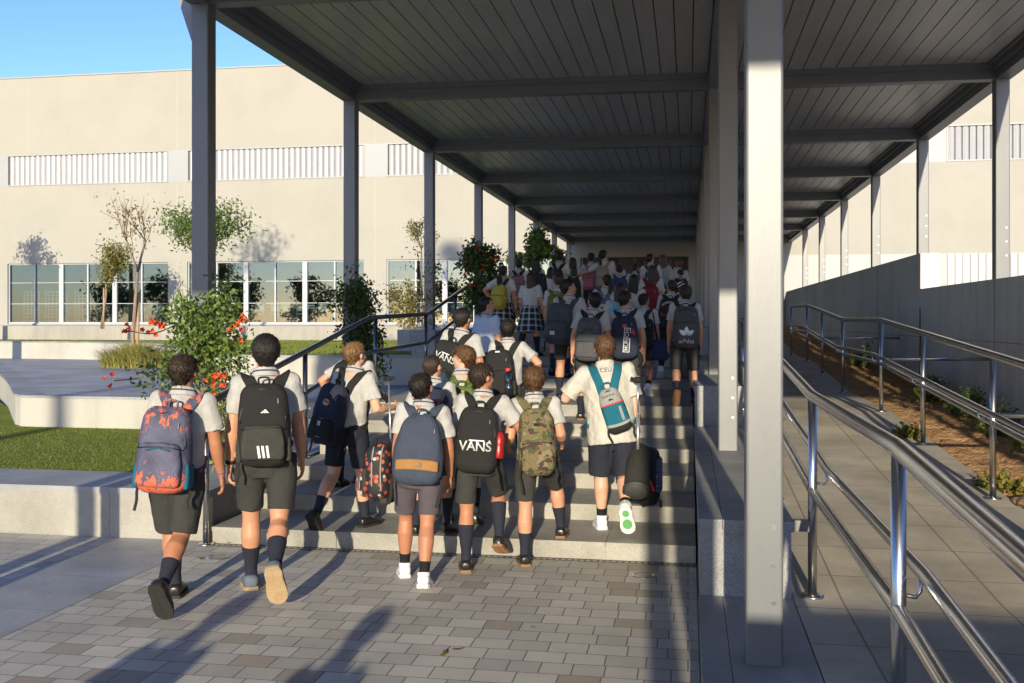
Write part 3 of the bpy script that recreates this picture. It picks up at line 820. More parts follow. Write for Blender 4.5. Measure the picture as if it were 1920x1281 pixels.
# tree with ornamental grass at its foot
b = P_ground(250, 688, 0.772)
make_tree((b.x, b.y, 0.772), 'thin half-bare young tree with yellowing leaves above the clump of tall grass', 1.9, 0.045, 1.0, 230, 0.075, L_AUT, 5, depth=3, stake=True, spread=0.38, kids=3, length=0.72, lean=(0.05, 0))
def grass_clump(loc, label, n, rx, ry, h, seed):
    rg = np.random.default_rng(seed); V = []; F = []
    a = rg.uniform(0, 2 * np.pi, n); q = rg.uniform(0, 1, n) ** 0.8; bx = q * np.cos(a) * rx; by = q * np.sin(a) * ry
    hh = h * rg.uniform(0.25, 1.25, n) * (1.05 - 0.45 * q); az = a + rg.normal(0, 0.7, n); ln = rg.uniform(0.15, 1.0, n) * hh * (0.45 + q)
    for i in range(n):
        w = 0.006; dx, dy = math.cos(az[i]), math.sin(az[i]); px, py = -dy * w, dx * w
        pts = [(bx[i] + dx * ln[i] * t * t, by[i] + dy * ln[i] * t * t, hh[i] * (t - 0.25 * t * t * t)) for t in (0, 0.4, 0.75, 1.0)]
        b0 = len(V)
        for k, p in enumerate(pts):
            s = (1, .9, .6, .08)[k]; V += [(p[0] - px * s, p[1] - py * s, p[2]), (p[0] + px * s, p[1] + py * s, p[2])]
        for k in range(3): F.append((b0 + 2 * k, b0 + 2 * k + 1, b0 + 2 * k + 3, b0 + 2 * k + 2))
    e = empty('grass_clump', loc, label=label, cat='plant')
    tri_mesh('blades', V, F, L_GRASS, e); return e
grass_clump((b.x + 0.15, b.y - 0.1, 0.77), 'broad clump of long yellow-green ornamental grass on the terrace', 4200, 0.72, 0.5, 0.62, 4)
# second thin tree near the building
p = at(190, 612, 37.0)
make_tree((p.x, p.y, 1.48), 'leaning young tree with thin green crown before the left windows', 1.65, 0.055, 1.5, 2300, 0.12, L_YEL, 8, depth=2, stake=True, spread=0.5, length=0.9, lean=(0.12, 0))
p = at(376, 600, 22.0)
make_tree((p.x, p.y, 1.15), 'bushy green young tree seen on both sides of the first left column', 1.75, 0.05, 1.25, 3200, 0.095, L_GREEN, 12, depth=4, spread=0.6, length=0.60)
p = at(790, 600, 33.0)
make_tree((p.x, p.y, 1.0), 'slim sparse tree with yellow-green tufts behind the third left column', 3.1, 0.04, 0.8, 500, 0.10, L_YEL, 23, depth=3, spread=0.35, length=0.45)
e = empty('slim_shrub', (p.x - 0.25, p.y - 0.3, 1.0), label='wispy yellow-green shrub in front of the window by the third column', cat='shrub')
rg = random.Random(77); mb = MB(); tips = []
for k in range(9):
    limbs(mb, (rg.gauss(0, .1), rg.gauss(0, .1), 0), (rg.gauss(0, .3), rg.gauss(0, .2), 1), 1.1, 0.014, 1, rg, tips, 0.4, 3, 0.3)
mb.build('stems', M_BARK, e); leaves('foliage', [(t.x + rg.gauss(0, .12), t.y + rg.gauss(0, .12), t.z + rg.gauss(0, .12)) for t in tips for _ in range(9)], None, 0.12, L_YEL, e, 5)
# trees outside the frame on the left: their crowns throw the shadows on the facade
for k, (pxs, pys, zc, sd) in enumerate(((62, 470, 21.0, 31), (492, 468, 20.0, 32), (850, 475, 20.0, 33))):
    S = on_plane(pxs, pys, FY); back = S - _d * (17.5 + 2 * k)
    make_tree((back.x, back.y, 0.6), ('tall slender tree standing left of the frame by the lawn', 'tall slender tree standing left over the canopy side', 'tall slender tree standing behind the canopy roof line')[k], back.z - 1.6, 0.07, 1.7, 1500, 0.2, L_DARK, sd, depth=3, spread=0.6, length=1.0, group='tall trees outside the frame') if False else None
# ---- climbing vines on the columns
def vine(label, cloud, n, flowers, seed, mat=L_GREEN, stems=(), size=0.055, fsize=0.058):
    """cloud: list of (centre, radii, weight)"""
    rg = random.Random(seed); o = Vector(cloud[0][0])
    e = empty('climbing_vine', (o.x, o.y, cloud[-1][0][2] - cloud[-1][1][2]), label=label, cat='climbing plant', group='flowering vines on the left columns')
    base = e.location.copy()
    def pick(shell=False):
        t = rg.random() * sum(c[2] for c in cloud)
        for c, r, w in cloud:
            t -= w
            if t <= 0: break
        while True:
            v = Vector((rg.uniform(-1, 1), rg.uniform(-1, 1), rg.uniform(-1, 1)))
            if v.length <= 1 and (not shell or v.length > 0.75): break
        # clumps: pull the point towards one of a few centres
        return Vector(c) + Vector((v.x * r[0], v.y * r[1], v.z * r[2])) - base
    cl = [pick() for _ in range(max(30, n // 28))]
    pts = []
    for _ in range(n):
        c = rg.choice(cl); pts.append(c + Vector((rg.gauss(0, .075), rg.gauss(0, .075), rg.gauss(0, .075))))
    mb = MB()
    for c in cl[::2]:
        q = rg.choice(cl); m = (c + q) / 2 + Vector((rg.gauss(0, .05), rg.gauss(0, .05), -0.05))
        if (c - q).length < 0.7: mb.tube([c, m, q], 0.003, 4)
    for s in stems: mb.tube(spline([Vector(v) - base for v in s], 6), 0.006, 5)
    mb.build('stem', M_BARK, e)
    leaves('foliage', pts, None, size, mat, e, seed, 0.55, 0.5)
    rgf = random.Random(seed + 1)
    for fc in flowers:
        c = pick(True) if fc is None else Vector(fc) - base
        for k in range(rgf.randint(3, 6)):
            fm = MB()
            q = c + Vector((rgf.gauss(0, .035), rgf.gauss(0, .035), rgf.gauss(0, .035)))
            d = Vector((rgf.gauss(0, .6), -0.8, rgf.gauss(0, .5))).normalized(); u = d.orthogonal().normalized(); w = d.cross(u); s = fsize * 0.45
            tip = q + d * fsize * 0.7
            ring = []
            for j in range(10):
                a = 2 * math.pi * j / 10; rr = s * (1.0 if j % 2 == 0 else 0.62)
                ring.append(tip + (u * math.cos(a) + w * math.sin(a)) * rr)
            fm.loft([[q + (u * math.cos(2 * math.pi * j / 10) + w * math.sin(2 * math.pi * j / 10)) * s * 0.2 for j in range(10)],
                     [q + d * fsize * 0.5 + (u * math.cos(2 * math.pi * j / 10) + w * math.sin(2 * math.pi * j / 10)) * s * 0.35 for j in range(10)], ring], cap=False)
            fm.build('flower', L_FLOW, e)
    return e
def cl(px, py, z, rx, ry, rz, w): return (tuple(at(px, py, z)), (rx, ry, rz), w)
z1 = 8.55
vine('lush green vine with orange trumpet flowers climbing the nearest left column',
     [cl(388, 635, z1, .24, .25, .30, 5), cl(345, 598, z1, .18, .22, .17, 1.2), cl(418, 568, z1, .15, .18, .17, 1), cl(430, 640, z1, .16, .2, .28, 1.0), cl(330, 690, z1 - .1, .26, .22, .13, 1.3), cl(408, 740, z1, .11, .14, .3, 1.2), cl(300, 720, z1 - .1, .16, .15, .09, .5), cl(412, 810, z1, .1, .12, .25, .6)], 3900,
     [at(295, 607, z1 - .3), at(288, 614, z1 - .3), at(303, 612, z1 - .3), at(448, 622, z1 - .3), at(405, 712, z1 - .3), at(420, 718, z1 - .3), at(213, 714, z1 - .15), at(244, 621, z1 - .15), at(455, 600, z1 - .2), at(412, 705, z1 - .3)], 41,
     stems=[(at(330, 690, z1), at(270, 708, z1), at(213, 714, z1 - .15)), (at(350, 600, z1), at(290, 625, z1), at(244, 621, z1 - .15)), (at(395, 900, z1), at(412, 800, z1), at(400, 650, z1))])
z2 = 12.35
vine('hanging green vine wrapped round the second left column',
     [cl(672, 600, z2, .20, .22, .42, 4), cl(666, 545, z2, .15, .2, .18, 1.3), cl(688, 660, z2, .13, .18, .45, 2.2), cl(700, 690, z2, .1, .12, .2, .7), cl(640, 560, z2, .15, .15, .1, .4)], 5200, [None] * 4, 42, L_DARK,
     stems=[(at(675, 700, z2), at(690, 620, z2), at(672, 550, z2))])
z3 = 16.3
vine('sparse straggling vine with few leaves on the third left column',
     [cl(800, 555, z3, .28, .2, .5, 2), cl(815, 505, z3, .12, .12, .3, 1), cl(775, 480, z3, .15, .15, .2, .6)], 330, [], 43, L_YEL,
     stems=[(at(786, 655, z3), at(783, 600, z3), at(790, 540, z3), at(782, 470, z3)), (at(790, 650, z3), at(795, 590, z3), at(788, 520, z3))])
z4 = 20.2
vine('dense rounded vine bush with red flowers around the fourth left column',
     [cl(900, 510, z4, .40, .35, .5, 4), cl(895, 475, z4, .3, .3, .2, 1.5), cl(905, 560, z4, .34, .3, .35, 2), cl(925, 480, z4, .2, .2, .15, .6)], 3000, [None] * 14, 44, L_DARK, size=0.1, fsize=0.07,
     stems=[(at(900, 600, z4), at(905, 540, z4), at(895, 480, z4))])
z6 = 27.5
vine('light green feathery bush beyond the fifth left column',
     [cl(1005, 470, z6, .45, .4, .45, 3), cl(1010, 445, z6, .3, .3, .2, 1), cl(1040, 480, z6, .4, .3, .15, 1), cl(970, 490, z6, .3, .3, .15, .6)], 1500, [], 45, L_GREEN, size=0.15,
     stems=[(at(1005, 600, z6), at(1003, 530, z6), at(1005, 450, z6))])
# ---- low plants on the soil strip
rg = random.Random(9)
for k, (px, py, z, s, txt) in enumerate(((1895, 768, 9.2, .26, 'leafy green shrub against the concrete wall at the right edge'), (1770, 730, 11.6, .27, 'bright green shrub by the wall behind the second post'), (1800, 750, 10.4, .24, 'small twiggy shrub by the wall between two posts'),
                                 (1690, 690, 13.5, .3, 'dim leafy shrub at the foot of the wall behind the third post'), (1590, 650, 18.5, .35, 'dark round shrub further along the wall foot'), (1890, 875, 7.9, .2, 'low pale ground plant on orange soil near the frame edge'), (1715, 785, 10.2, .16, 'small pale green weed on the soil beside the ramp'))):
    p = at(px, py, z); p.z = ramp_level(p.y) - 0.02; p.x = max(min(p.x, 3.38), 3.22) if k < 5 else p.x
    e = empty('low_shrub', p, label=txt, cat='shrub', group='shrubs on the soil strip')
    low = k >= 5
    tips = []; mb = MB()
    for i in range(14):
        d = Vector((rg.gauss(0, .7), rg.gauss(0, .7), 0.35 if low else 1)); q = d.normalized() * s * rg.uniform(.6, 1.3); mb.tube([(0, 0, -.02), q * .6, q], .005, 4); tips += [q * t for t in (.4, .6, .8, 1)]
    mb.build('stems', M_BARK, e)
    leaves('foliage', [(t.x + rg.gauss(0, s * .15), t.y + rg.gauss(0, s * .15), max(0.0, t.z + rg.gauss(0, s * .12))) for t in tips for _ in range(16)], None, 0.06, L_YEL if low else L_GREEN, e, 50 + k)
e = empty('irrigation_hose', at(1918, 930, 7.35), label='short loop of black irrigation hose lying on the soil', cat='hose'); e.location.z = ramp_level(e.location.y) - 0.01
MB().tube(spline([(0.3, 0, 0), (0.12, 0.02, 0.09), (-0.02, 0, 0.06), (-0.04, -0.05, 0.0), (0.1, -0.08, 0.01), (0.4, -0.05, 0)], 8), 0.009, 8).build('tube', M_GAP, e, True)
# ---- turf blades on the front lawn
rg = np.random.default_rng(2); n = 60000
X = rg.uniform(-9.5, -4.42, n); Y = rg.uniform(7.87, 11.03, n)
keep = Y < np.where(X < -8.0, 11.0 + (-8.0 - X) * 1.2, 11.03); X, Y = X[keep], Y[keep]; n = len(X)
a = rg.uniform(0, 2 * np.pi, n); w = 0.0035; h = rg.uniform(0.006, 0.018, n); lx = rg.normal(0, .012, n); ly = rg.normal(0, .012, n)
z = np.full(n, 0.384)
V = np.stack([np.stack([X - w * np.cos(a), Y - w * np.sin(a), z], 1), np.stack([X + w * np.cos(a), Y + w * np.sin(a), z], 1), np.stack([X + lx, Y + ly, z + h], 1)], 1).reshape(-1, 3)
tag(tri_mesh('lawn_grass', V, np.arange(3 * n).reshape(n, 3), L_TURF), kind='stuff')
n = 70000
X = rg.uniform(-17, -3.9, n); Y = 14.0 + (rg.uniform(0, 1, n) ** 1.6) * 21.5
ux = np.array([p.x for p in Puw])[::-1]; uy = np.array([p.y for p in Puw])[::-1]
keep = (Y > np.interp(X, ux, uy) + 0.35) & ~((X > -5.3))
keep |= (X <= -3.9) & (X > -5.3) & (Y > 14.2) & (Y < 14.21)
X, Y = X[keep], Y[keep]; n = len(X)
dn = BVHTree.FromPolygons([tuple(v) for v in gv], gf)
z = np.array([(lambda h: h[0].z if h[0] else 1.0)(dn.ray_cast(Vector((x, y, 5)), Vector((0, 0, -1)))) for x, y in zip(X, Y)]) - 0.002
a = rg.uniform(0, 2 * np.pi, n); w = 0.010; h = rg.uniform(0.025, 0.06, n); lx = rg.normal(0, .02, n); ly = rg.normal(0, .02, n)
V = np.stack([np.stack([X - w * np.cos(a), Y - w * np.sin(a), z], 1), np.stack([X + w * np.cos(a), Y + w * np.sin(a), z], 1), np.stack([X + lx, Y + ly, z + h], 1)], 1).reshape(-1, 3)
tag(tri_mesh('upper_lawn_grass', V, np.arange(3 * n).reshape(n, 3), L_TURF), kind='stuff')
# tall trees behind the photographer: their tops shade the facade, the rest shows in the windows
def far_tree(x, y, h, r, n, s, label, seed, group):
    rgx = random.Random(seed); e = empty('tree', (x, y, 0), label=label, cat='tree', group=group); mb = MB()
    mb.tube([(0, 0, 0), (0.05, 0, h * .5), (0, 0, h)], [.16, .11, .06], 7)
    cl_ = []
    for k in range(16):
        d = Vector((rgx.gauss(0, .55), rgx.gauss(0, .55), rgx.gauss(.1, .55))); d = d if d.length < .8 else d.normalized() * .8; c = Vector((0, 0, h)) + d * r
        mb.tube([(0, 0, h - r * .6), Vector((0, 0, h)) + d * r * .5, c], [.05, .03, .01], 5); cl_.append(c)
    mb.build('trunk', M_BARK, e, True)
    leaves('crown', [(lambda c: (c.x + rgx.gauss(0, r * .2), c.y + rgx.gauss(0, r * .2), c.z + rgx.gauss(0, r * .16)))(rgx.choice(cl_)) for _ in range(n)], None, s, L_DARK, e, seed)
for k, (pxs, pys, r) in enumerate(((64, 486, .95), (492, 486, 1.3), (848, 490, .75))):
    S = on_plane(pxs, pys, FY); c = S - _d * ((6.5, 19.5, 55.0)[k] / _d.y)
    far_tree(c.x, c.y, c.z, r, 800, .17, 'tall slender tree whose crown shades the cream facade', 60 + k, 'tall trees casting shadows on the facade')
for k in range(9):
    far_tree(-78 + 9.6 * k + random.Random(k).uniform(-1.5, 1.5), -46 + random.Random(k + 40).uniform(-4, 4), 4.3 + random.Random(k + 9).uniform(-1.2, 1.0), 3.3, 1500, .62, 'round dark tree mirrored in the school windows', 70 + k, 'trees mirrored in the windows')
# dry leaves blown against the foot of the wall
rg2 = random.Random(6)
for k, (px, py, t) in enumerate(((335, 1018, 'curled brown leaf by the wall foot left of the steps'), (430, 1020, 'small dry leaf at the left end of the drain strip'), (377, 1050, 'yellow fallen leaf beside the ground disc'), (832, 1230, 'dry brown leaf scrap on sunlit pavers'), (858, 1222, 'tiny red-brown leaf on the sunlit pavers'))):
    p = P_ground(px, py, 0); mb = MB()
    s = 0.035
    mb.tube([(-s, 0, .012), (-s * .3, s * .25, .006), (s * .4, -s * .1, .012), (s, s * .2, .02)], [.002, .012, .012, .001], 6, flat=0.25)
    o = mb.build('fallen_leaf', L_AUT, None, True); o.location = p; o.rotation_euler = (0, 0, rg2.uniform(0, 6)); tag(o, t, 'leaf', 'fallen leaves on the pavement')
# ================================================================== PEOPLE
def cloth_mat(name, c, rough=0.85, bs_=0.25, fold=14, weave=None, spec=0.25, c2=None):
    if name in _mats: return _mats[name]
    m = bpy.data.materials.new(name); nt, b = nodes(m)
    v = coords(nt, 'Object')
    f = noise_tex(nt, v, fold, 3, 0.6)
    c2 = c2 or tuple(x * 0.88 for x in c)
    nt.links.new(ramp(nt, f, [(0.35, c2), (0.6, c)]), b.inputs['Base Color'])
    b.inputs['Roughness'].default_value = rough; b.inputs['Specular IOR Level'].default_value = spec
    if weave:
        w = noise_tex(nt, v, weave, 1, 0.5); f = math_n(nt, 'ADD', f, math_n(nt, 'MULTIPLY', w, 0.25))
    bump(nt, b, f, bs_, 0.03)
    _mats[name] = m; return m
def skin_mat(name, c):
    m = bpy.data.materials.new(name); nt, b = nodes(m)
    v = coords(nt, 'Object'); f = noise_tex(nt, v, 9, 3)
    nt.links.new(ramp(nt, f, [(0.35, tuple(x * y for x, y in zip(c, (0.92, 0.86, 0.84)))), (0.62, c)]), b.inputs['Base Color'])
    b.inputs['Roughness'].default_value = 0.52; b.inputs['Specular IOR Level'].default_value = 0.4
    b.inputs['Subsurface Weight'].default_value = 0.08; b.inputs['Subsurface Radius'].default_value = (0.012, 0.004, 0.002)
    return m
SKIN = {'fair': skin_mat('skin_fair', (0.62, 0.36, 0.25)), 'mid': skin_mat('skin_mid', (0.53, 0.27, 0.165)), 'tan': skin_mat('skin_tan', (0.42, 0.19, 0.105))}
def hair_mat(name, a, b_):
    m = bpy.data.materials.new(name); nt, b = nodes(m)
    v = coords(nt, 'Object', (70, 70, 14)); f = noise_tex(nt, v, 3.0, 3, 0.6)
    nt.links.new(ramp(nt, f, [(0.35, a), (0.68, b_)]), b.inputs['Base Color'])
    b.inputs['Roughness'].default_value = 0.42; b.inputs['Specular IOR Level'].default_value = 0.35
    bump(nt, b, f, 0.7, 0.01); return m
HAIR = {'black': hair_mat('hair_black', (0.008, 0.006, 0.006), (0.03, 0.022, 0.018)), 'dark': hair_mat('hair_dark_brown', (0.018, 0.011, 0.008), (0.06, 0.036, 0.022)),
        'brown': hair_mat('hair_brown', (0.06, 0.03, 0.015), (0.17, 0.085, 0.04)), 'blond': hair_mat('hair_dark_blond', (0.13, 0.07, 0.03), (0.33, 0.19, 0.085))}
M_POLO = cloth_mat('white_polo', (0.53, 0.525, 0.51), bs_=0.8, fold=11, weave=400)
M_TEE = cloth_mat('cream_tee', (0.50, 0.475, 0.425), bs_=0.8, fold=9)
M_LBLUE = cloth_mat('pale_blue_shirt', (0.48, 0.55, 0.70), bs_=0.7, fold=11)
M_SHORT = cloth_mat('charcoal_shorts', (0.045, 0.045, 0.042), bs_=0.5, fold=8, weave=500)
M_NAVY = cloth_mat('navy_shorts', (0.02, 0.023, 0.035), bs_=0.5, fold=8)
M_PURP = cloth_mat('grey_purple_shorts', (0.095, 0.08, 0.095), bs_=0.5, fold=8, weave=500)
M_SOCK = cloth_mat('navy_sock', (0.022, 0.024, 0.038), bs_=0.3, fold=60)
M_SOCKB = cloth_mat('black_sock', (0.012, 0.012, 0.013), bs_=0.3, fold=60)
M_STRIPE = pm('navy_collar_stripe', (0.03, 0.04, 0.09), rough=0.8)
M_LEATHER = pm('black_leather', (0.014, 0.013, 0.013), (0.02, 0.018, 0.018), rough=0.32, scale=10)
M_SOLEB = pm('black_rubber', (0.022, 0.022, 0.02), rough=0.75, scale=30)
M_SOLET = pm('tan_rubber', (0.42, 0.30, 0.17), (0.36, 0.25, 0.14), rough=0.75, scale=20)
M_SOLEBR = pm('brown_rubber', (0.24, 0.12, 0.055), rough=0.7, scale=20)
M_WSHOE = pm('white_sneaker', (0.75, 0.75, 0.74), (0.66, 0.66, 0.66), rough=0.5, scale=20)
M_GREENR = pm('green_rubber', (0.15, 0.46, 0.15), rough=0.6)
M_GSHOE = pm('blue_grey_canvas', (0.11, 0.14, 0.19), (0.085, 0.11, 0.15), rough=0.8, scale=20)
M_EYEW = pm('eye_white', (0.75, 0.73, 0.70), rough=0.25)
M_EYED = pm('eye_iris', (0.03, 0.018, 0.012), rough=0.15)
M_LIP = pm('lips', (0.42, 0.15, 0.12), rough=0.5)
def plaid_mat():
    m = bpy.data.materials.new('plaid'); nt, b = nodes(m)
    tc = N(nt, 'ShaderNodeUVMap'); sp = N(nt, 'ShaderNodeSeparateXYZ'); nt.links.new(tc.outputs[0], sp.inputs[0])
    def band(src, per, off, lo, hi):
        f = math_n(nt, 'FRACT', math_n(nt, 'ADD', math_n(nt, 'MULTIPLY', src, 1 / per), off))
        return math_n(nt, 'MULTIPLY', math_n(nt, 'GREATER_THAN', f, lo), math_n(nt, 'LESS_THAN', f, hi))
    x, y = sp.outputs[0], sp.outputs[1]; per = 0.095
    navy = math_n(nt, 'MULTIPLY', math_n(nt, 'ADD', band(x, per, 0, 0.0, 0.5), band(y, per, 0, 0.0, 0.5)), 0.5)
    col = ramp(nt, navy, [(0.0, (0.05, 0.10, 0.085)), (0.5, (0.022, 0.035, 0.055)), (1.0, (0.008, 0.010, 0.022))])
    wh = math_n(nt, 'MULTIPLY', math_n(nt, 'ADD', band(x, per, 0, 0.60, 0.84), band(y, per, 0, 0.60, 0.84)), 0.38)
    col = mixc(nt, wh, col, (0.55, 0.6, 0.6))
    nt.links.new(col, b.inputs['Base Color']); b.inputs['Roughness'].default_value = 0.9; return m
M_PLAID = plaid_mat()

def remesh(mb, voxel, smooth=4, fold=0.0, seed=0, name='m', factor=0.5):
    me = mb.mesh('tmp'); o = bpy.data.objects.new('tmp', me); COL.objects.link(o)
    r = o.modifiers.new('r', 'REMESH'); r.mode = 'VOXEL'; r.voxel_size = voxel; r.adaptivity = 0
    if smooth:
        s = o.modifiers.new('s', 'SMOOTH'); s.factor = factor; s.iterations = smooth
    dg = bpy.context.evaluated_depsgraph_get(); dg.update()
    out = bpy.data.meshes.new_from_object(o.evaluated_get(dg)); out.name = name
    bpy.data.objects.remove(o); bpy.data.meshes.remove(me)
    if fold: wrinkle(out, fold, seed)
    return out
def wrinkle(me, amp, seed, base=16.0, stretch=(1, 1, 0.6)):
    n = len(me.vertices)
    if n == 0: return
    co = np.empty(n * 3, np.float32); me.vertices.foreach_get('co', co); co = co.reshape(-1, 3)
    no = np.empty(n * 3, np.float32); me.vertices.foreach_get('normal', no); no = no.reshape(-1, 3)
    rg = np.random.default_rng(seed); h = np.zeros(n); S = np.array(stretch)
    for k in range(14):
        d = rg.normal(size=3) * S; d /= np.linalg.norm(d); fr = base * rg.uniform(0.6, 2.6)
        ph = rg.uniform(0, 6.28); wob = 0.5 * np.sin(co @ (rg.normal(size=3) * base * 0.5) + rg.uniform(0, 6))
        h += (1 - np.abs(np.sin(co @ d * fr + ph + wob * 1.6)) * 2) * rg.uniform(0.3, 1)
    h /= 5.0
    co = co + no * (h * amp)[:, None]
    me.vertices.foreach_set('co', co.astype(np.float32).ravel()); me.update()

def V(*a): return Vector(a)
class Pose: pass
def skeleton(H, lean=4, side=0, twist=0, legs=((0, 0, 0), (0, 0, 0)), support='L', splay=(2, 2), head=(0, 0, 0), arms=None, W=1.0, drop=0.0):
    """unit-proportion skeleton scaled by H; returns joints in person space (x right, y forward, z up)"""
    K = Pose(); K.H = H; K.W = W
    TL, SL, AH = 0.235 * H, 0.235 * H, 0.045 * H
    def leg(p, k, f, s, sg):
        s = s + 1.5; th = V(math.sin(R(s)) * sg, math.sin(R(p)), -math.cos(R(p))); th.normalize()
        sh = V(math.sin(R(s)) * sg * 0.6, math.sin(R(p - k)), -math.cos(R(p - k))); sh.normalize()
        return th * TL, sh * SL
    L = [leg(*legs[0], splay[0], -1), leg(*legs[1], splay[1], 1)]
    si = 0 if support == 'L' else 1
    hz = -(L[si][0] + L[si][1]).z + AH
    K.hip = V(0, 0, hz)
    K.legs = []
    for i, sg in enumerate((-1, 1)):
        hp = V(sg * 0.055 * H, 0, hz); kn = hp + L[i][0]; an = kn + L[i][1]
        K.legs.append((hp, kn, an, legs[i][2], L[i][0].normalized(), L[i][1].normalized()))
    # foot of the support leg over the origin
    K.T = Matrix.Translation(V(0, 0, hz)) @ Matrix.Rotation(R(-lean), 4, 'X') @ Matrix.Rotation(R(side), 4, 'Y') @ Matrix.Rotation(R(twist), 4, 'Z')
    K.sh = [K.T @ V(sg * 0.096 * H * W, 0, 0.288 * H) for sg in (-1, 1)]
    K.neck = K.T @ V(0, 0.005 * H, 0.315 * H)
    K.headM = Matrix.Translation(K.T @ V(0, 0.012 * H, 0.338 * H)) @ Matrix.Rotation(R(head[0]), 4, 'Z') @ Matrix.Rotation(R(-head[1]), 4, 'X') @ Matrix.Rotation(R(head[2]), 4, 'Y')
    K.hh = 0.134 * H
    K.top = (K.headM @ V(0, -0.06 * K.hh, 1.06 * K.hh)).z
    K.arms = []
    arms = arms or ((5, 6, 12), (5, 6, 12))
    UA, FA = 0.165 * H, 0.145 * H
    for i, sg in enumerate((-1, 1)):
        a = arms[i]; s0 = K.sh[i]
        if isinstance(a, dict):
            el = s0 + V(*a['el']) * H; wr = s0 + V(*a['wr']) * H
            el = s0 + (el - s0).normalized() * UA; wr = el + (wr - el).normalized() * FA
        else:
            sw, ab, fl = a
            el = s0 + V(sg * math.sin(R(ab)), math.sin(R(sw)) * math.cos(R(ab)), -math.cos(R(sw)) * math.cos(R(ab))) * UA
            wr = el + V(sg * math.sin(R(ab * 0.4)), math.sin(R(sw + fl)), -math.cos(R(sw + fl))).normalized() * FA
        K.arms.append((s0, el, wr))
    return K

def hand(mb, wr, d, side, H, curl=35, fist=False, fwd=None, palm_in=None, lod=0):
    """palm into mb (for the remesh); returns finger tubes to append afterwards"""
    d = d.normalized()
    n = palm_in if palm_in is not None else V(-side, 0, 0)
    n = (n - d * n.dot(d)).normalized()
    w = fwd if fwd is not None else V(0, 1, 0)
    w = (w - d * w.dot(d) - n * w.dot(n)).normalized()
    s = H / 1.45
    pl = 0.078 * s
    mb.tube([wr - d * 0.02 * s, wr + d * 0.02 * s, wr + d * 0.05 * s, wr + d * pl, wr + d * (pl + 0.008 * s)],
            [(0.021 * s, 0.018 * s), (0.029 * s, 0.0155 * s), (0.036 * s, 0.0145 * s), (0.036 * s, 0.012 * s), (0.031 * s, 0.008 * s)], 10, up=n.cross(d).cross(d) if False else n)
    fs = []
    for i, (o, ln) in enumerate(((0.026, .062), (0.009, .07), (-0.009, .066), (-0.025, .052))):
        b = wr + d * (pl - 0.006 * s) + w * o * s
        c = curl + i * 7 + (35 if fist else 0)
        pts = [b]; a = 0; p = b
        for k, fr in enumerate((0.45, 0.32, 0.23)):
            a += c * (0.55, 0.85, 0.6)[k]
            dd = d * math.cos(R(a)) + n * math.sin(R(a)) + w * (o * 1.4)
            p = p + dd.normalized() * ln * s * fr; pts.append(p)
        fs.append((pts, [0.0092 * s, 0.0086 * s, 0.0078 * s, 0.006 * s]))
    tb = wr + d * 0.022 * s + w * 0.026 * s + n * 0.004 * s
    t1 = tb + (d * 0.75 + w * 0.62 + n * 0.35).normalized() * 0.032 * s
    t2 = t1 + (d * 0.9 + w * 0.15 + n * (0.5 if fist else 0.25)).normalized() * 0.026 * s
    fs.append(([wr + d * 0.012 * s + w * 0.012 * s, tb, t1, t2], [0.012 * s, 0.0105 * s, 0.0092 * s, 0.0065 * s]))
    return fs
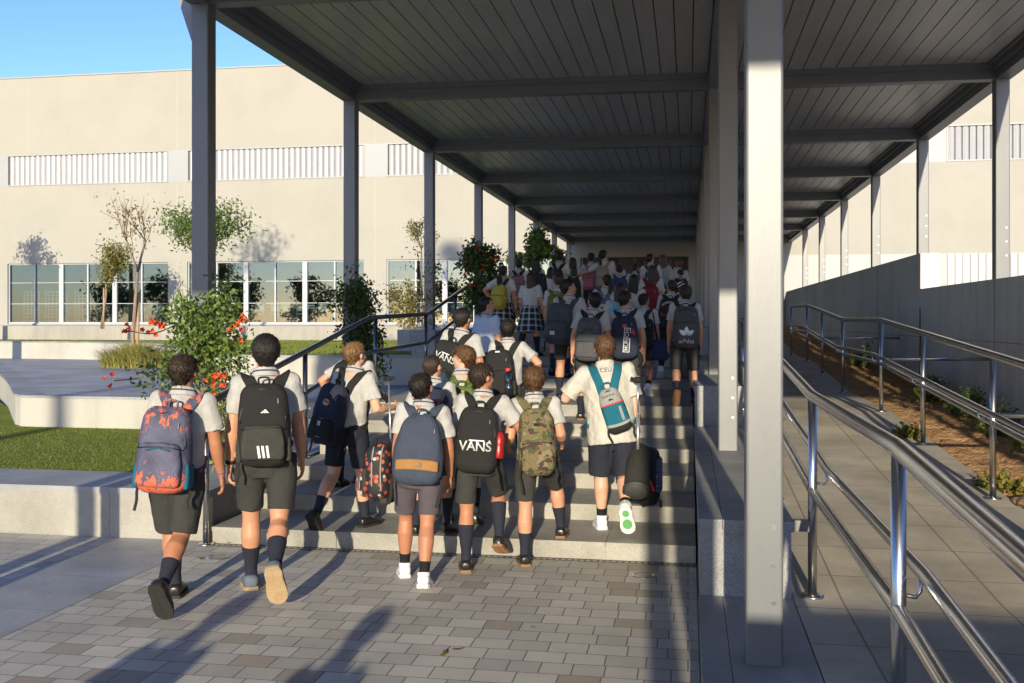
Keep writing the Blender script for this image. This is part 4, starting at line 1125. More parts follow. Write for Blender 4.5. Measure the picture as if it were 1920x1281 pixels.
def body_mesh(K, voxel, face=True, hands=None, girl=False):
    H = K.H; mb = MB(); T = K.T; W = K.W
    def ring(z, rx, ry, oy=0, n=18): return [T @ V(rx * H * W * math.cos(2 * math.pi * j / n), oy * H + ry * H * W * math.sin(2 * math.pi * j / n), z * H) for j in range(n)]
    mb.loft([ring(-.06, .05, .04), ring(-.03, .08, .062), ring(.02, .086, .066), ring(.1, .080, .06), ring(.2, .09, .064), ring(.27, .09, .053), ring(.305, .06, .042), ring(.33, .036, .034)])
    hm = K.headM; h = K.hh
    hn = hm @ V(0, -0.06 * h, 0.34 * h)
    mb.tube([T @ V(0, -0.004 * H, 0.28 * H), T @ V(0, -.002 * H, .315 * H), hn], [0.044 * H, 0.034 * H, 0.034 * H], 12)
    M3 = hm.to_3x3()
    E = lambda c, r: mb.ell(hm @ (V(*c) * h), [q * h for q in r], 16, 12, M3)
    E((0, -.07, .62), (.345, .43, .375)); E((0, .10, .34), (.265, .275, .30)); E((0, .26, .11), (.13, .11, .085)); E((0, .06, .2), (.24, .24, .17))
    if face:
        E((0, .385, .41), (.05, .085, .10)); E((0, .36, .50), (.04, .06, .12)); E((0, .44, .365), (.062, .06, .045)); E((0, .29, .575), (.25, .1, .055)); E((0, .355, .205), (.095, .05, .04))
        for sg in (-1, 1): E((sg * .16, .26, .37), (.09, .09, .08))
    for sg in (-1, 1):
        mb.ell(hm @ (V(sg * .365, -.04, .46) * h), (.035 * h, .095 * h, .14 * h), 10, 8, M3 @ Matrix.Rotation(R(-18 * sg), 3, 'Z') @ Matrix.Rotation(R(-12), 3, 'X'))
    fingers = []
    for i, sg in enumerate((-1, 1)):
        s0, el, wr = K.arms[i]
        mb.ell(s0, (.028 * H, .028 * H, .028 * H), 10, 8)
        u = (el - s0); f = (wr - el)
        mb.tube([s0, s0 + u * .3, s0 + u * .7, el, el + f * .25, el + f * .6, wr], [.026 * H, .027 * H, .0275 * H, .027 * H, .0285 * H, .022 * H, .0165 * H], 12)
        hd = (hands or {}).get(i, {})
        fingers += hand(mb, wr, hd.get('d', f), sg, H, hd.get('curl', 15), hd.get('fist', False), hd.get('fwd'), hd.get('n'))
        hp, kn, an, fp, td, sd = K.legs[i]
        bk = V(0, -1, 0)
        bulge = 0.012 * H
        t = kn - hp; s_ = an - kn
        perp = (bk - sd * bk.dot(sd)).normalized()
        mb.tube([hp + V(0, 0, .02 * H), hp + t * .3, hp + t * .7, kn - t * .06, kn + s_ * .06, kn + s_ * .28 + perp * bulge, kn + s_ * .5 + perp * bulge * .6, kn + s_ * .8, an],
                [.056 * H, .053 * H, .042 * H, .034 * H, .0335 * H, .038 * H, .033 * H, .0225 * H, .0205 * H], 14)
        mb.ell(hp + V(0, -.02 * H, -.005 * H), (.048 * H, .054 * H, .056 * H), 10, 8)
        fd = V(0, math.cos(R(fp)), math.sin(R(fp))); fd.normalize()
        mb.tube([an, an + fd * .05 * H - V(0, 0, .02 * H), an + fd * .09 * H - V(0, 0, .025 * H)], [.02 * H, .02 * H, .014 * H], 8)
    me = remesh(mb, voxel, 3 if voxel < .012 else 2)
    return me, fingers
def append_parts(me, adds):
    """append MB geometry with material indices to an existing mesh"""
    bm = bmesh.new(); bm.from_mesh(me)
    for mb, mi in adds:
        vs = [bm.verts.new(v) for v in mb.v]
        for f in mb.f:
            try:
                q = bm.faces.new([vs[i] for i in f]); q.material_index = mi; q.smooth = True
            except ValueError: pass
    bm.to_mesh(me); bm.free()
def hair_mesh(K, style, seed, voxel):
    hm, h = K.headM, K.hh; rg = random.Random(seed)
    mb = MB(); n = 40; m = 12; th = {'short': .055, 'buzz': .03, 'curly': .072, 'thick': .085}.get(style, .06)
    c = V(0, -.07, .62); r = (.345 + th, .43 + th, .375 + th)
    long_ = style in ('long', 'pony', 'bob')
    rings = [[] for _ in range(m + 3)]
    for j in range(n):
        a = 2 * math.pi * j / n                              # 0 = right (+x), 90 = front
        fr = math.sin(a)                                     # 1 at the forehead, -1 at the nape
        if fr > 0.45: zc = .80 + .03 * math.sin(a * 7 + seed)
        elif fr > -0.12: zc = .62 - .12 * (0.45 - fr) / 0.57 * 1.0
        else: zc = .42 - .27 * min(1, (-fr - .12) / .55)
        if -0.12 < fr < 0.30 and style != 'buzz': zc = .60 - .10 * (0.3 - fr)
        zc += rg.uniform(-.03, .03)
        if style == 'thick': zc -= .04 if fr < -.1 else (.08 if fr > .45 else .04)
        for i in range(m + 1):
            t = i / m
            z = 1.0 + th - t * (1.0 + th - zc)
            zz = max(-.999, min(.999, (z - c.z) / r[2]))
            k = math.sqrt(max(0.0, 1 - zz * zz)) if z > .55 else max(.68, math.sqrt(max(0, 1 - min(.99, (c.z - z) / (r[2] * 1.2)) ** 2)) * .98)
            if i == 0: k = .02
            rings[i].append(V(c.x + r[0] * k * math.cos(a), c.y + r[1] * k * math.sin(a), z))
        z = zc - .015; k2 = k * (1 - th * 1.4); k3 = .5
        rings[m + 1].append(V(c.x + r[0] * k2 * math.cos(a), c.y + r[1] * k2 * math.sin(a), z))
        rings[m + 2].append(V(c.x + r[0] * k3 * math.cos(a), c.y + r[1] * k3 * math.sin(a), z + .12))
    mb.loft([[hm @ (p * h) for p in rr] for rr in rings])
    def P(x, y, z): return hm @ (V(x, y, z) * h)
    if style == 'long':
        nn = 18
        def ring(z, rx, ry, oy): return [P(rx * math.cos(2 * math.pi * j / nn) * (1 + .05 * math.sin(5 * j + seed)), oy + ry * math.sin(2 * math.pi * j / nn), z) for j in range(nn)]
        L = 1.5 if seed % 2 else 1.75
        mb.loft([ring(.75, .37, .30, -.2), ring(.4, .42, .27, -.27), ring(.05, .43, .22, -.36), ring(-.4, .44, .19, -.46), ring(-.9, .42, .16, -.5), ring(-L + .25, .34, .12, -.5), ring(-L, .15, .06, -.48)])
    elif style == 'pony':
        mb.tube(spline([P(0, -.42, .72), P(0, -.62, .70), P(.01, -.72, .45), P(.02, -.68, .05), P(0, -.62, -.35), P(.02, -.6, -.62)], 4), [.08 * h] * 4 + [.12 * h] * 5 + [.14 * h] * 5 + [.12 * h] * 4 + [.07 * h] * 2 + [.02 * h], 10)
    elif style == 'bob':
        nn = 18
        def ring(z, rx, ry, oy): return [P(rx * math.cos(2 * math.pi * j / nn), oy + ry * math.sin(2 * math.pi * j / nn), z) for j in range(nn)]
        mb.loft([ring(.75, .37, .30, -.2), ring(.4, .43, .3, -.22), ring(.0, .42, .24, -.28), ring(-.3, .30, .15, -.32)])
    me = remesh(mb, max(voxel, .0065), 2)
    wrinkle(me, {'curly': .0065, 'thick': .006, 'long': .006, 'buzz': .0015}.get(style, .004), seed, base=70 if style != 'curly' else 130, stretch=(1, 1, .35) if style != 'curly' else (1, 1, 1))
    # loose tufts break the outline
    cnt = {'buzz': 0, 'curly': 420, 'thick': 420, 'long': 300}.get(style, 320)
    if voxel > .011: cnt //= 3
    elif voxel < .009: cnt *= 4
    tm = MB(); vs = me.vertices; nv = len(vs)
    ctr = hm @ (V(0, -.07, .6) * h)
    hz = (hm.to_3x3() @ V(0, 0, 1)).normalized()
    for _ in range(cnt):
        v = vs[rg.randrange(nv)]; p = v.co; no = v.normal
        if (p - ctr).dot(no) < 0: continue
        fl = (-hz - no * (-hz).dot(no)); fl = fl.normalized() if fl.length > .2 else V(rg.gauss(0, 1), rg.gauss(0, 1), 0).normalized()
        if style == 'curly': d = (fl * .3 + no * .7 + V(rg.gauss(0, .6), rg.gauss(0, .6), rg.gauss(0, .6))).normalized(); ln = .011
        else: d = (fl * 1.0 + no * .26 + V(rg.gauss(0, .24), rg.gauss(0, .24), rg.gauss(0, .14))).normalized(); ln = .032 if style != 'long' else .05
        b = p - no * .003; s = d.orthogonal().normalized() * .0032; t = d.cross(s).normalized() * .0024; tip = b + d * ln * rg.uniform(.6, 1.2)
        tm.add([b + s, b - s, b + t, tip], [(0, 1, 3), (1, 2, 3), (2, 0, 3), (0, 2, 1)])
    append_parts(me, [(tm, 0)])
    return me
def shirt_mesh(K, voxel, seed, hem=-.015, loose=1.0, sleeve=.70, tuck=False):
    H, T, W = K.H, K.T, K.W; mb = MB(); n = 22; l = loose
    def ring(z, rx, ry, oy=0): return [T @ V(rx * H * W * l * math.cos(2 * math.pi * j / n), oy * H + ry * H * W * l * math.sin(2 * math.pi * j / n), z * H) for j in range(n)]
    if tuck: rs = [ring(.035, .088, .068), ring(.05, .100, .078), ring(.085, .099, .076)]
    else: rs = [ring(hem, .104, .084), ring(hem + .05, .103, .082)]
    rs += [ring(.13, .098, .075), ring(.2, .102, .075), ring(.255, .103, .067), ring(.287, .092, .054), ring(.308, .064, .046), ring(.322, .043, .041)]
    mb.loft(rs)
    for i, sg in enumerate((-1, 1)):
        s0, el, wr = K.arms[i]; u = el - s0; inn = T @ V(sg * .06 * H * W, 0, .275 * H)
        mb.ell(s0, (.039 * H * l, .040 * H * l, .041 * H * l), 10, 8)
        mb.tube([inn, s0, s0 + u * .35, s0 + u * sleeve], [.040 * H * l, .040 * H * l, .041 * H * l, .046 * H * l], 14)
    return remesh(mb, voxel, 3, .0085 * H / 1.45 if voxel < .012 else .005, seed)
def shorts_mesh(K, voxel, seed, frac=.78, wide=1.0, long_=False):
    H, T, W = K.H, K.T, K.W; mb = MB(); n = 20
    def ring(z, rx, ry): return [T @ V(rx * H * W * math.cos(2 * math.pi * j / n), ry * H * W * math.sin(2 * math.pi * j / n), z * H) for j in range(n)]
    mb.loft([ring(-.07, .075, .066), ring(-.03, .094, .08), ring(.0, .096, .08), ring(.055, .090, .072), ring(.07, .089, .071)])
    for i, sg in enumerate((-1, 1)):
        hp, kn, an, fp, td, sd = K.legs[i]; t = kn - hp
        # trouser cloth hangs a little behind a raised thigh
        hang = V(0, 0, -.012 * H) * min(1, max(0, t.normalized().y)) * 2
        a = V(sg * .004 * H, -.004 * H, 0)
        mb.tube([hp + V(0, 0, .02 * H), hp + t * .25 + a, hp + t * .6 + hang * .5 + a, hp + t * frac + hang + a], [.056 * H * W, .060 * H * W, .053 * H * W * wide, .051 * H * W * wide], 18)
        mb.ell(hp + V(0, -.026 * H, -.01 * H), (.052 * H * W, .056 * H * W, .060 * H * W), 10, 8)
    return remesh(mb, voxel, 3, .0048 * H / 1.45, seed)
def skirt(K, parent):
    H, T = K.H, K.T; n = 96; rings = []; me_v = []; uv = []
    zs = [.075, .03, -.04, -.12, -.20, -.235]
    rx = [.090, .102, .118, .134, .146, .150]; ry = [.072, .088, .104, .118, .13, .133]
    for k, z in enumerate(zs):
        ring = []
        for j in range(n + 1):
            a = 2 * math.pi * j / n; pl = 1 + (.05 * (k / 5)) * (((j % 6) / 6.0) * 2 - 1)
            q = T @ V(rx[k] * H * pl * math.cos(a), ry[k] * H * pl * math.sin(a), z * H); ring.append(q)
        rings.append(ring)
    vs = [p for r in rings for p in r]; fs = []; w = n + 1
    for k in range(len(zs) - 1):
        for j in range(n): fs.append((k * w + j, k * w + j + 1, (k + 1) * w + j + 1, (k + 1) * w + j))
    me = bpy.data.meshes.new('skirt'); me.from_pydata(vs, [], fs)
    ul = me.uv_layers.new(name='UVMap')
    for p in me.polygons:
        for li, vi in zip(p.loop_indices, p.vertices):
            ul.data[li].uv = ((vi % w) / n * 1.02 * H / 1.4 * .97, zs[vi // w] * H)
    o = link_mesh('skirt', me, M_PLAID, parent)
    s = o.modifiers.new('thick', 'SOLIDIFY'); s.thickness = .004
    return o
def shoe(K, i, parent, kind, mats, voxel):
    hp, kn, an, fp, td, sd = K.legs[i]; H = K.H
    up, sole = mats
    M = Matrix.Translation(an) @ Matrix.Rotation(R(fp), 4, 'X') @ Matrix.Rotation(R(-8 if i else 8), 4, 'Z')
    zb = -.045 * H                                        # sole bottom below the ankle
    s = H
    def ring(y, w, z0, z1, n=14):
        out = []
        for j in range(n):
            a = 2 * math.pi * j / n; cx, cz = math.cos(a), math.sin(a)
            x = w * s * math.copysign(abs(cx) ** .75, cx); z = (z0 + z1) / 2 + (z1 - z0) / 2 * math.copysign(abs(cz) ** .8, cz)
            out.append(M @ V(x, y * s, zb + z * s))
        return out
    hi = .062 if kind == 'sneaker' else .055
    mb = MB().loft([ring(-.043, .013, .01, .04), ring(-.040, .023, .008, hi * .93), ring(-.02, .028, .008, hi), ring(.0, .029, .008, hi), ring(.022, .03, .008, hi * .9), ring(.045, .033, .008, .042), ring(.07, .034, .008, .033), ring(.092, .029, .008, .028), ring(.104, .018, .009, .022), ring(.109, .006, .01, .016)])
    if kind == 'sneaker': mb.tube([M @ V(0, -.012 * s, zb + .05 * s), M @ V(0, -.012 * s, zb + .068 * s)], [.028 * s, .03 * s], 14)
    o = mb.build('shoe', up, parent, True)
    out = [(-.045, .012), (-.043, .024), (-.02, .031), (.01, .0295), (.04, .034), (.07, .0365), (.095, .031), (.108, .018), (.113, .005)]
    L = [V(-w * s, y * s, zb) for y, w in out] + [V(w * s, y * s, zb) for y, w in reversed(out)]
    h = .016 * s if kind == 'sneaker' else .012 * s
    sb_ = MB(); sb_.loft([[M @ p for p in L], [M @ (p + V(0, 0, h)) for p in L]])
    so = sb_.build('sole', sole, o)
    if voxel < .012:
        tr = MB()                                            # tread bars on the sole
        for y in np.linspace(-.034, .095, 9):
            w = np.interp(y, [a for a, b in out], [b for a, b in out]) * .86
            for a, b in ((-w, -.1 * w), (.1 * w, w)):
                q = [M @ (V(x, yy, zb / s + z) * s) for z in (-.002, .001) for x, yy in ((a, y - .0045), (b, y - .0045), (b, y + .0045), (a, y + .0045))]
                tr.add(q, [(0, 3, 2, 1), (4, 5, 6, 7), (0, 1, 5, 4), (1, 2, 6, 5), (2, 3, 7, 6), (3, 0, 4, 7)])
        tr.build('tread', sole, o)
    if kind == 'dress' and voxel < .012: MB().loft([ring(-.041, .0245, .004, .014), ring(-.012, .029, .004, .014)]).build('heel', sole, o)
    return o
def collar(K, parent, stripe=True):
    H, T = K.H, K.T; n = 26
    def ring(z, r, f=1.0, dz=0.0): return [T @ V(r * H * math.cos(2 * math.pi * j / n), -.002 * H + r * H * f * math.sin(2 * math.pi * j / n), (z + dz * math.sin(2 * math.pi * j / n)) * H) for j in range(n)]
    mb = MB(); mb.loft([ring(.308, .0545, .92, -.006), ring(.318, .052, .92, -.006), ring(.337, .0455, .92, -.008), ring(.340, .0435, .92, -.008), ring(.336, .0415, .92, -.008), ring(.318, .042, .92, -.006)], cap=False)
    c = mb.build('collar', M_POLO, parent, True)
    if stripe:
        mb = MB(); mb.loft([ring(.324, .0525, .92, -.007), ring(.327, .0518, .92, -.007), ring(.3295, .0500, .92, -.007), ring(.326, .048, .92, -.007)], cap=False); mb.build('stripe', M_STRIPE, c, True)
    return c
PEOPLE_GROUP = 'students walking up under the canopy'
def person(label, px, z, yaw=0, ytop=None, H=None, lvl=None, skin='mid', hair=('short', 'dark'), shirt='polo', bottom='shorts', shoes='dress', socks=.62, voxel=.0085, face=True, hands=None, seed=1, offset=(0, 0), eyes=True, tuck=False, hem=-.015, loose=1.0, frac=.78, wide=1.0, W=1.0, group=PEOPLE_GROUP, sleeve=.70, xyz=None, **pose):
    p = at(px, HOR, z) if xyz is None else Vector(xyz)
    if lvl is None: lvl = stair_level(p.y)
    if H is None:
        t = skeleton(1.0, W=W, **pose).top
        H = ((CAMZ + (HOR - ytop) * z / FPX) - lvl) / t
    K = skeleton(H, W=W, **pose)
    e = empty('person', (p.x + offset[0], p.y + offset[1], lvl), R(yaw), label, 'person', group)
    K.e = e; K.M = Matrix.Translation(e.location) @ Matrix.Rotation(R(yaw), 4, 'Z')
    me, fingers = body_mesh(K, voxel, face, hands)
    fm = MB()
    for pts, rad in fingers: fm.tube(pts, rad, 8 if voxel < .012 else 6, roundend=True)
    adds = [(fm, 0)]
    if face and eyes:
        hm, h, M3 = K.headM, K.hh, K.headM.to_3x3()
        w_, i_, b_, l_ = MB(), MB(), MB(), MB()
        for sg in (-1, 1):
            w_.ell(hm @ (V(sg * .14, .272, .475) * h), (.052 * h, .04 * h, .03 * h), 12, 8, M3)
            i_.ell(hm @ (V(sg * .142, .30, .475) * h), (.025 * h, .016 * h, .027 * h), 10, 6, M3)
            b_.tube([hm @ (V(sg * x, y, zz) * h) for x, y, zz in ((.06, .362, .565), (.15, .345, .59), (.22, .285, .575))], .018 * h, 6)
        l_.ell(hm @ (V(0, .392, .222) * h), (.08 * h, .02 * h, .014 * h), 12, 6, M3); l_.ell(hm @ (V(0, .388, .19) * h), (.068 * h, .022 * h, .016 * h), 12, 6, M3)
        adds += [(w_, 1), (i_, 2), (b_, 3), (l_, 4)]
    append_parts(me, adds)
    link_mesh('body', me, [SKIN[skin], M_EYEW, M_EYED, HAIR[hair[1]], M_LIP], e, True)
    link_mesh('hair', hair_mesh(K, hair[0], seed, voxel), HAIR[hair[1]], e, True)
    sm = {'polo': M_POLO, 'tee': M_TEE, 'blue': M_LBLUE}[shirt]
    sh = link_mesh('shirt', shirt_mesh(K, voxel, seed, hem, loose, sleeve, tuck), sm, e, True)
    K.shirt = sh
    if shirt != 'tee': collar(K, e)
    else: collar(K, e, False).data.materials[0] = sm
    if bottom == 'skirt': skirt(K, e)
    else: link_mesh('shorts', shorts_mesh(K, voxel, seed + 5, frac, wide), {'shorts': M_SHORT, 'navy': M_NAVY, 'purple': M_PURP}[bottom], e, True)
    sock_m = M_SOCKB if socks < .4 else M_SOCK
    for i in (0, 1):
        hp, kn, an, fp, td, sd = K.legs[i]; s_ = an - kn; bk = V(0, -1, 0); perp = (bk - sd * bk.dot(sd)).normalized(); bl = .012 * H
        full = [(0.28, .038, 1.0), (.5, .033, .6), (.8, .0225, 0), (1.0, .0215, 0)]
        t0 = 1 - socks; pts = []; rad = []
        for t in [t0, t0 + .02] + [q for q in (.4, .5, .65, .8, .9) if q > t0 + .04] + [1.0]:
            r_ = np.interp(t, [f[0] for f in full], [f[1] for f in full]); b_ = np.interp(t, [f[0] for f in full], [f[2] for f in full])
            pts.append(kn + s_ * t + perp * bl * b_); rad.append(r_ * H + .0022)
        pts.append(an - V(0, 0, .012 * H)); rad.append(.024 * H)
        MB().tube(pts, rad, 16).build('sock', sock_m, e, True)
        mats = {'dress': (M_LEATHER, M_SOLEB), 'brown': (M_LEATHER, M_SOLEBR), 'canvas': (M_GSHOE, M_SOLET), 'sneaker': (M_WSHOE, M_WSHOE), 'green': (M_WSHOE, M_WSHOE), 'boot': (M_LEATHER, M_SOLEB)}[shoes]
        shoe(K, i, e, 'sneaker' if shoes in ('sneaker', 'green') else 'dress', mats, voxel)
    return K
# ------------------------------------------------------------------ bags
def text_mesh(s, size, bold=0.0, shear=0.0, spacing=1.0):
    cu = bpy.data.curves.new('t', 'FONT'); cu.body = s; cu.size = size; cu.offset = bold * size; cu.shear = shear; cu.space_character = spacing
    cu.align_x = 'CENTER'; cu.align_y = 'CENTER'; cu.extrude = .0008; cu.resolution_u = 3
    o = bpy.data.objects.new('t', cu); COL.objects.link(o); dg = bpy.context.evaluated_depsgraph_get(); dg.update()
    me = bpy.data.meshes.new_from_object(o.evaluated_get(dg)); bpy.data.objects.remove(o); return me
def flat(me_or_mb, M):
    """bring a flat xy design upright: x stays, y becomes z, facing -y"""
    me = me_or_mb.mesh('flat') if isinstance(me_or_mb, MB) else me_or_mb
    me.transform(M @ Matrix.Rotation(R(90), 4, 'X')); return me
def drape(me, surf, lift=.0016, ax=Vector((0, 1, 0)), far=.6):
    """lay a thin design on the surface facing -ax"""
    bm = bmesh.new(); bm.from_mesh(me)
    bmesh.ops.triangulate(bm, faces=bm.faces); bmesh.ops.subdivide_edges(bm, edges=[e for e in bm.edges if e.calc_length() > .03], cuts=1)
    sv = [v.co.copy() for v in surf.vertices]; tree = BVHTree.FromPolygons(sv, [tuple(p.vertices) for p in surf.polygons])
    for v in bm.verts:
        o = v.co - ax * far; hit = tree.ray_cast(o, ax)
        if hit[0] is not None:
            d = (v.co - v.co.project(ax)); v.co = hit[0] - ax * (lift + .0008)
    bm.to_mesh(me); bm.free(); return me
def pack_cloth(name, c, **k): return cloth_mat(name, c, rough=k.pop('rough', .75), bs_=.6, fold=16, weave=600, spec=.3, **k)
P_BLACK = pack_cloth('pack_black', (0.022, 0.022, 0.022)); P_BLACK2 = pack_cloth('pack_black_sheen', (0.05, 0.05, 0.042), rough=.42)
P_NAVY = pack_cloth('pack_navy', (0.024, 0.030, 0.055)); P_SLATE = pack_cloth('pack_slate_blue', (0.058, 0.072, 0.11)); P_GREY = pack_cloth('pack_grey', (0.085, 0.085, 0.088))
P_GREYB = pack_cloth('pack_blue_grey', (0.062, 0.075, 0.095)); P_RED = pack_cloth('pack_red', (0.23, 0.02, 0.03)); P_YEL = pack_cloth('pack_yellow', (0.42, 0.34, 0.055)); P_PINK = pack_cloth('pack_pink', (0.45, 0.16, 0.23))
P_BEIGE = pack_cloth('pack_beige', (0.28, 0.24, 0.18)); P_TAN = pm('tan_suede', (0.33, 0.165, 0.05), (0.28, 0.14, 0.045), rough=.9, scale=20); P_TEAL = pack_cloth('pack_teal', (0.012, 0.135, 0.20)); P_LGREY = pack_cloth('pack_light_grey', (0.33, 0.33, 0.32))
P_DENIM = pack_cloth('pack_denim', (0.10, 0.145, 0.21)); P_CREAM = pack_cloth('pack_cream', (0.5, 0.47, 0.40)); P_OLIVE = pack_cloth('pack_olive', (0.16, 0.145, 0.03)); P_DBLUE = pack_cloth('pack_dark_blue', (0.03, 0.05, 0.11)); P_MAROON = pack_cloth('pack_maroon', (0.07, 0.02, 0.03))
P_LBLUE = pack_cloth('strap_light_blue', (0.20, 0.42, 0.55)); P_DPINK = pack_cloth('pack_dusty_pink', (0.24, 0.13, 0.15)); P_WHITE = pm('white_print', (0.78, 0.78, 0.76), rough=.6); P_REDP = pm('red_print', (0.6, 0.04, 0.04), rough=.6)
P_ORAN = pm('orange_trim', (0.62, 0.10, 0.03), rough=.6); P_ZIP = pm('zip_tape', (0.012, 0.012, 0.012), rough=.45); P_GOLD = pm('gold_print', (0.62, 0.36, 0.03), rough=.6); P_PURPLE = pm('purple_print', (0.12, 0.03, 0.25), rough=.6)
def camo_mat(name, cols, scale, thr=(0.42, 0.5, 0.58)):
    m = bpy.data.materials.new(name); nt, b = nodes(m); v = coords(nt, 'Object')
    f = noise_tex(nt, v, scale, 3, .55); g_ = noise_tex(nt, coords(nt, 'Object', (1.3, 1.3, 1.9)), scale * .8, 2, .5)
    col = ramp(nt, f, [(0, cols[0]), (thr[0], cols[1]), (thr[1], cols[2]), (thr[2], cols[3])], 'CONSTANT')
    col = mixc(nt, ramp(nt, g_, [(0, (0, 0, 0)), (.60, (1, 1, 1))], 'CONSTANT'), col, cols[4])
    nt.links.new(col, b.inputs['Base Color']); b.inputs['Roughness'].default_value = .85; bump(nt, b, noise_tex(nt, v, 16, 3), .5, .03); return m
P_CAMO = camo_mat('camouflage', ((.055, .065, .025), (.16, .105, .05), (.10, .11, .045), (.20, .15, .085), (.05, .028, .018)), 13)
P_CAMOG = camo_mat('green_camouflage', ((.06, .10, .02), (.12, .17, .035), (.09, .13, .03), (.2, .26, .07), (.03, .05, .015)), 40)
P_FLORAL = None
def floral_mat():
    m = bpy.data.materials.new('floral_print'); nt, b = nodes(m); v = coords(nt, 'Object')
    vo = N(nt, 'ShaderNodeTexVoronoi'); vo.inputs['Scale'].default_value = 27; nt.links.new(v, vo.inputs['Vector'])
    pick = N(nt, 'ShaderNodeSeparateColor'); nt.links.new(vo.outputs['Color'], pick.inputs[0])
    pc = ramp(nt, pick.outputs[0], [(0, (.30, .04, .03)), (.3, (.42, .12, .06)), (.5, (.012, .012, .014)), (.8, (.34, .07, .045)), (.92, (.4, .42, .42))], 'CONSTANT')
    col = mixc(nt, ramp(nt, vo.outputs['Distance'], [(.0, (1, 1, 1)), (.42, (0, 0, 0))], 'CONSTANT'), (.012, .012, .014), pc)
    nt.links.new(col, b.inputs['Base Color']); b.inputs['Roughness'].default_value = .7; return m
P_FLORAL = floral_mat()
def sunset_mat():
    """slate blue cloth with coral palm prints, denser at top and bottom"""
    m = bpy.data.materials.new('blue_coral_print'); nt, b = nodes(m); v = coords(nt, 'Object')
    sp = N(nt, 'ShaderNodeSeparateXYZ'); nt.links.new(v, sp.inputs[0])
    f = noise_tex(nt, coords(nt, 'Object', (1, 1, .5)), 34, 3, .75)
    z = ramp(nt, sp.outputs[2], [(.0, (.28,) * 3), (.075, (.19,) * 3), (.14, (.0,) * 3), (.30, (.0,) * 3), (.38, (.10,) * 3), (.5, (.12,) * 3)])
    k = math_n(nt, 'ADD', f, math_n(nt, 'SUBTRACT', z, .05))
    blue = ramp(nt, noise_tex(nt, v, 6, 3), [(.35, (.045, .048, .085)), (.6, (.085, .09, .15))])
    col = mixc(nt, ramp(nt, k, [(.60, (0, 0, 0)), (.63, (1, 1, 1))]), blue, (.55, .115, .055))
    nt.links.new(col, b.inputs['Base Color']); b.inputs['Roughness'].default_value = .75; bump(nt, b, noise_tex(nt, v, 16, 3), .5, .03); return m
P_SUNSET = sunset_mat()
PACK_GROUP = 'school backpacks worn by the students'
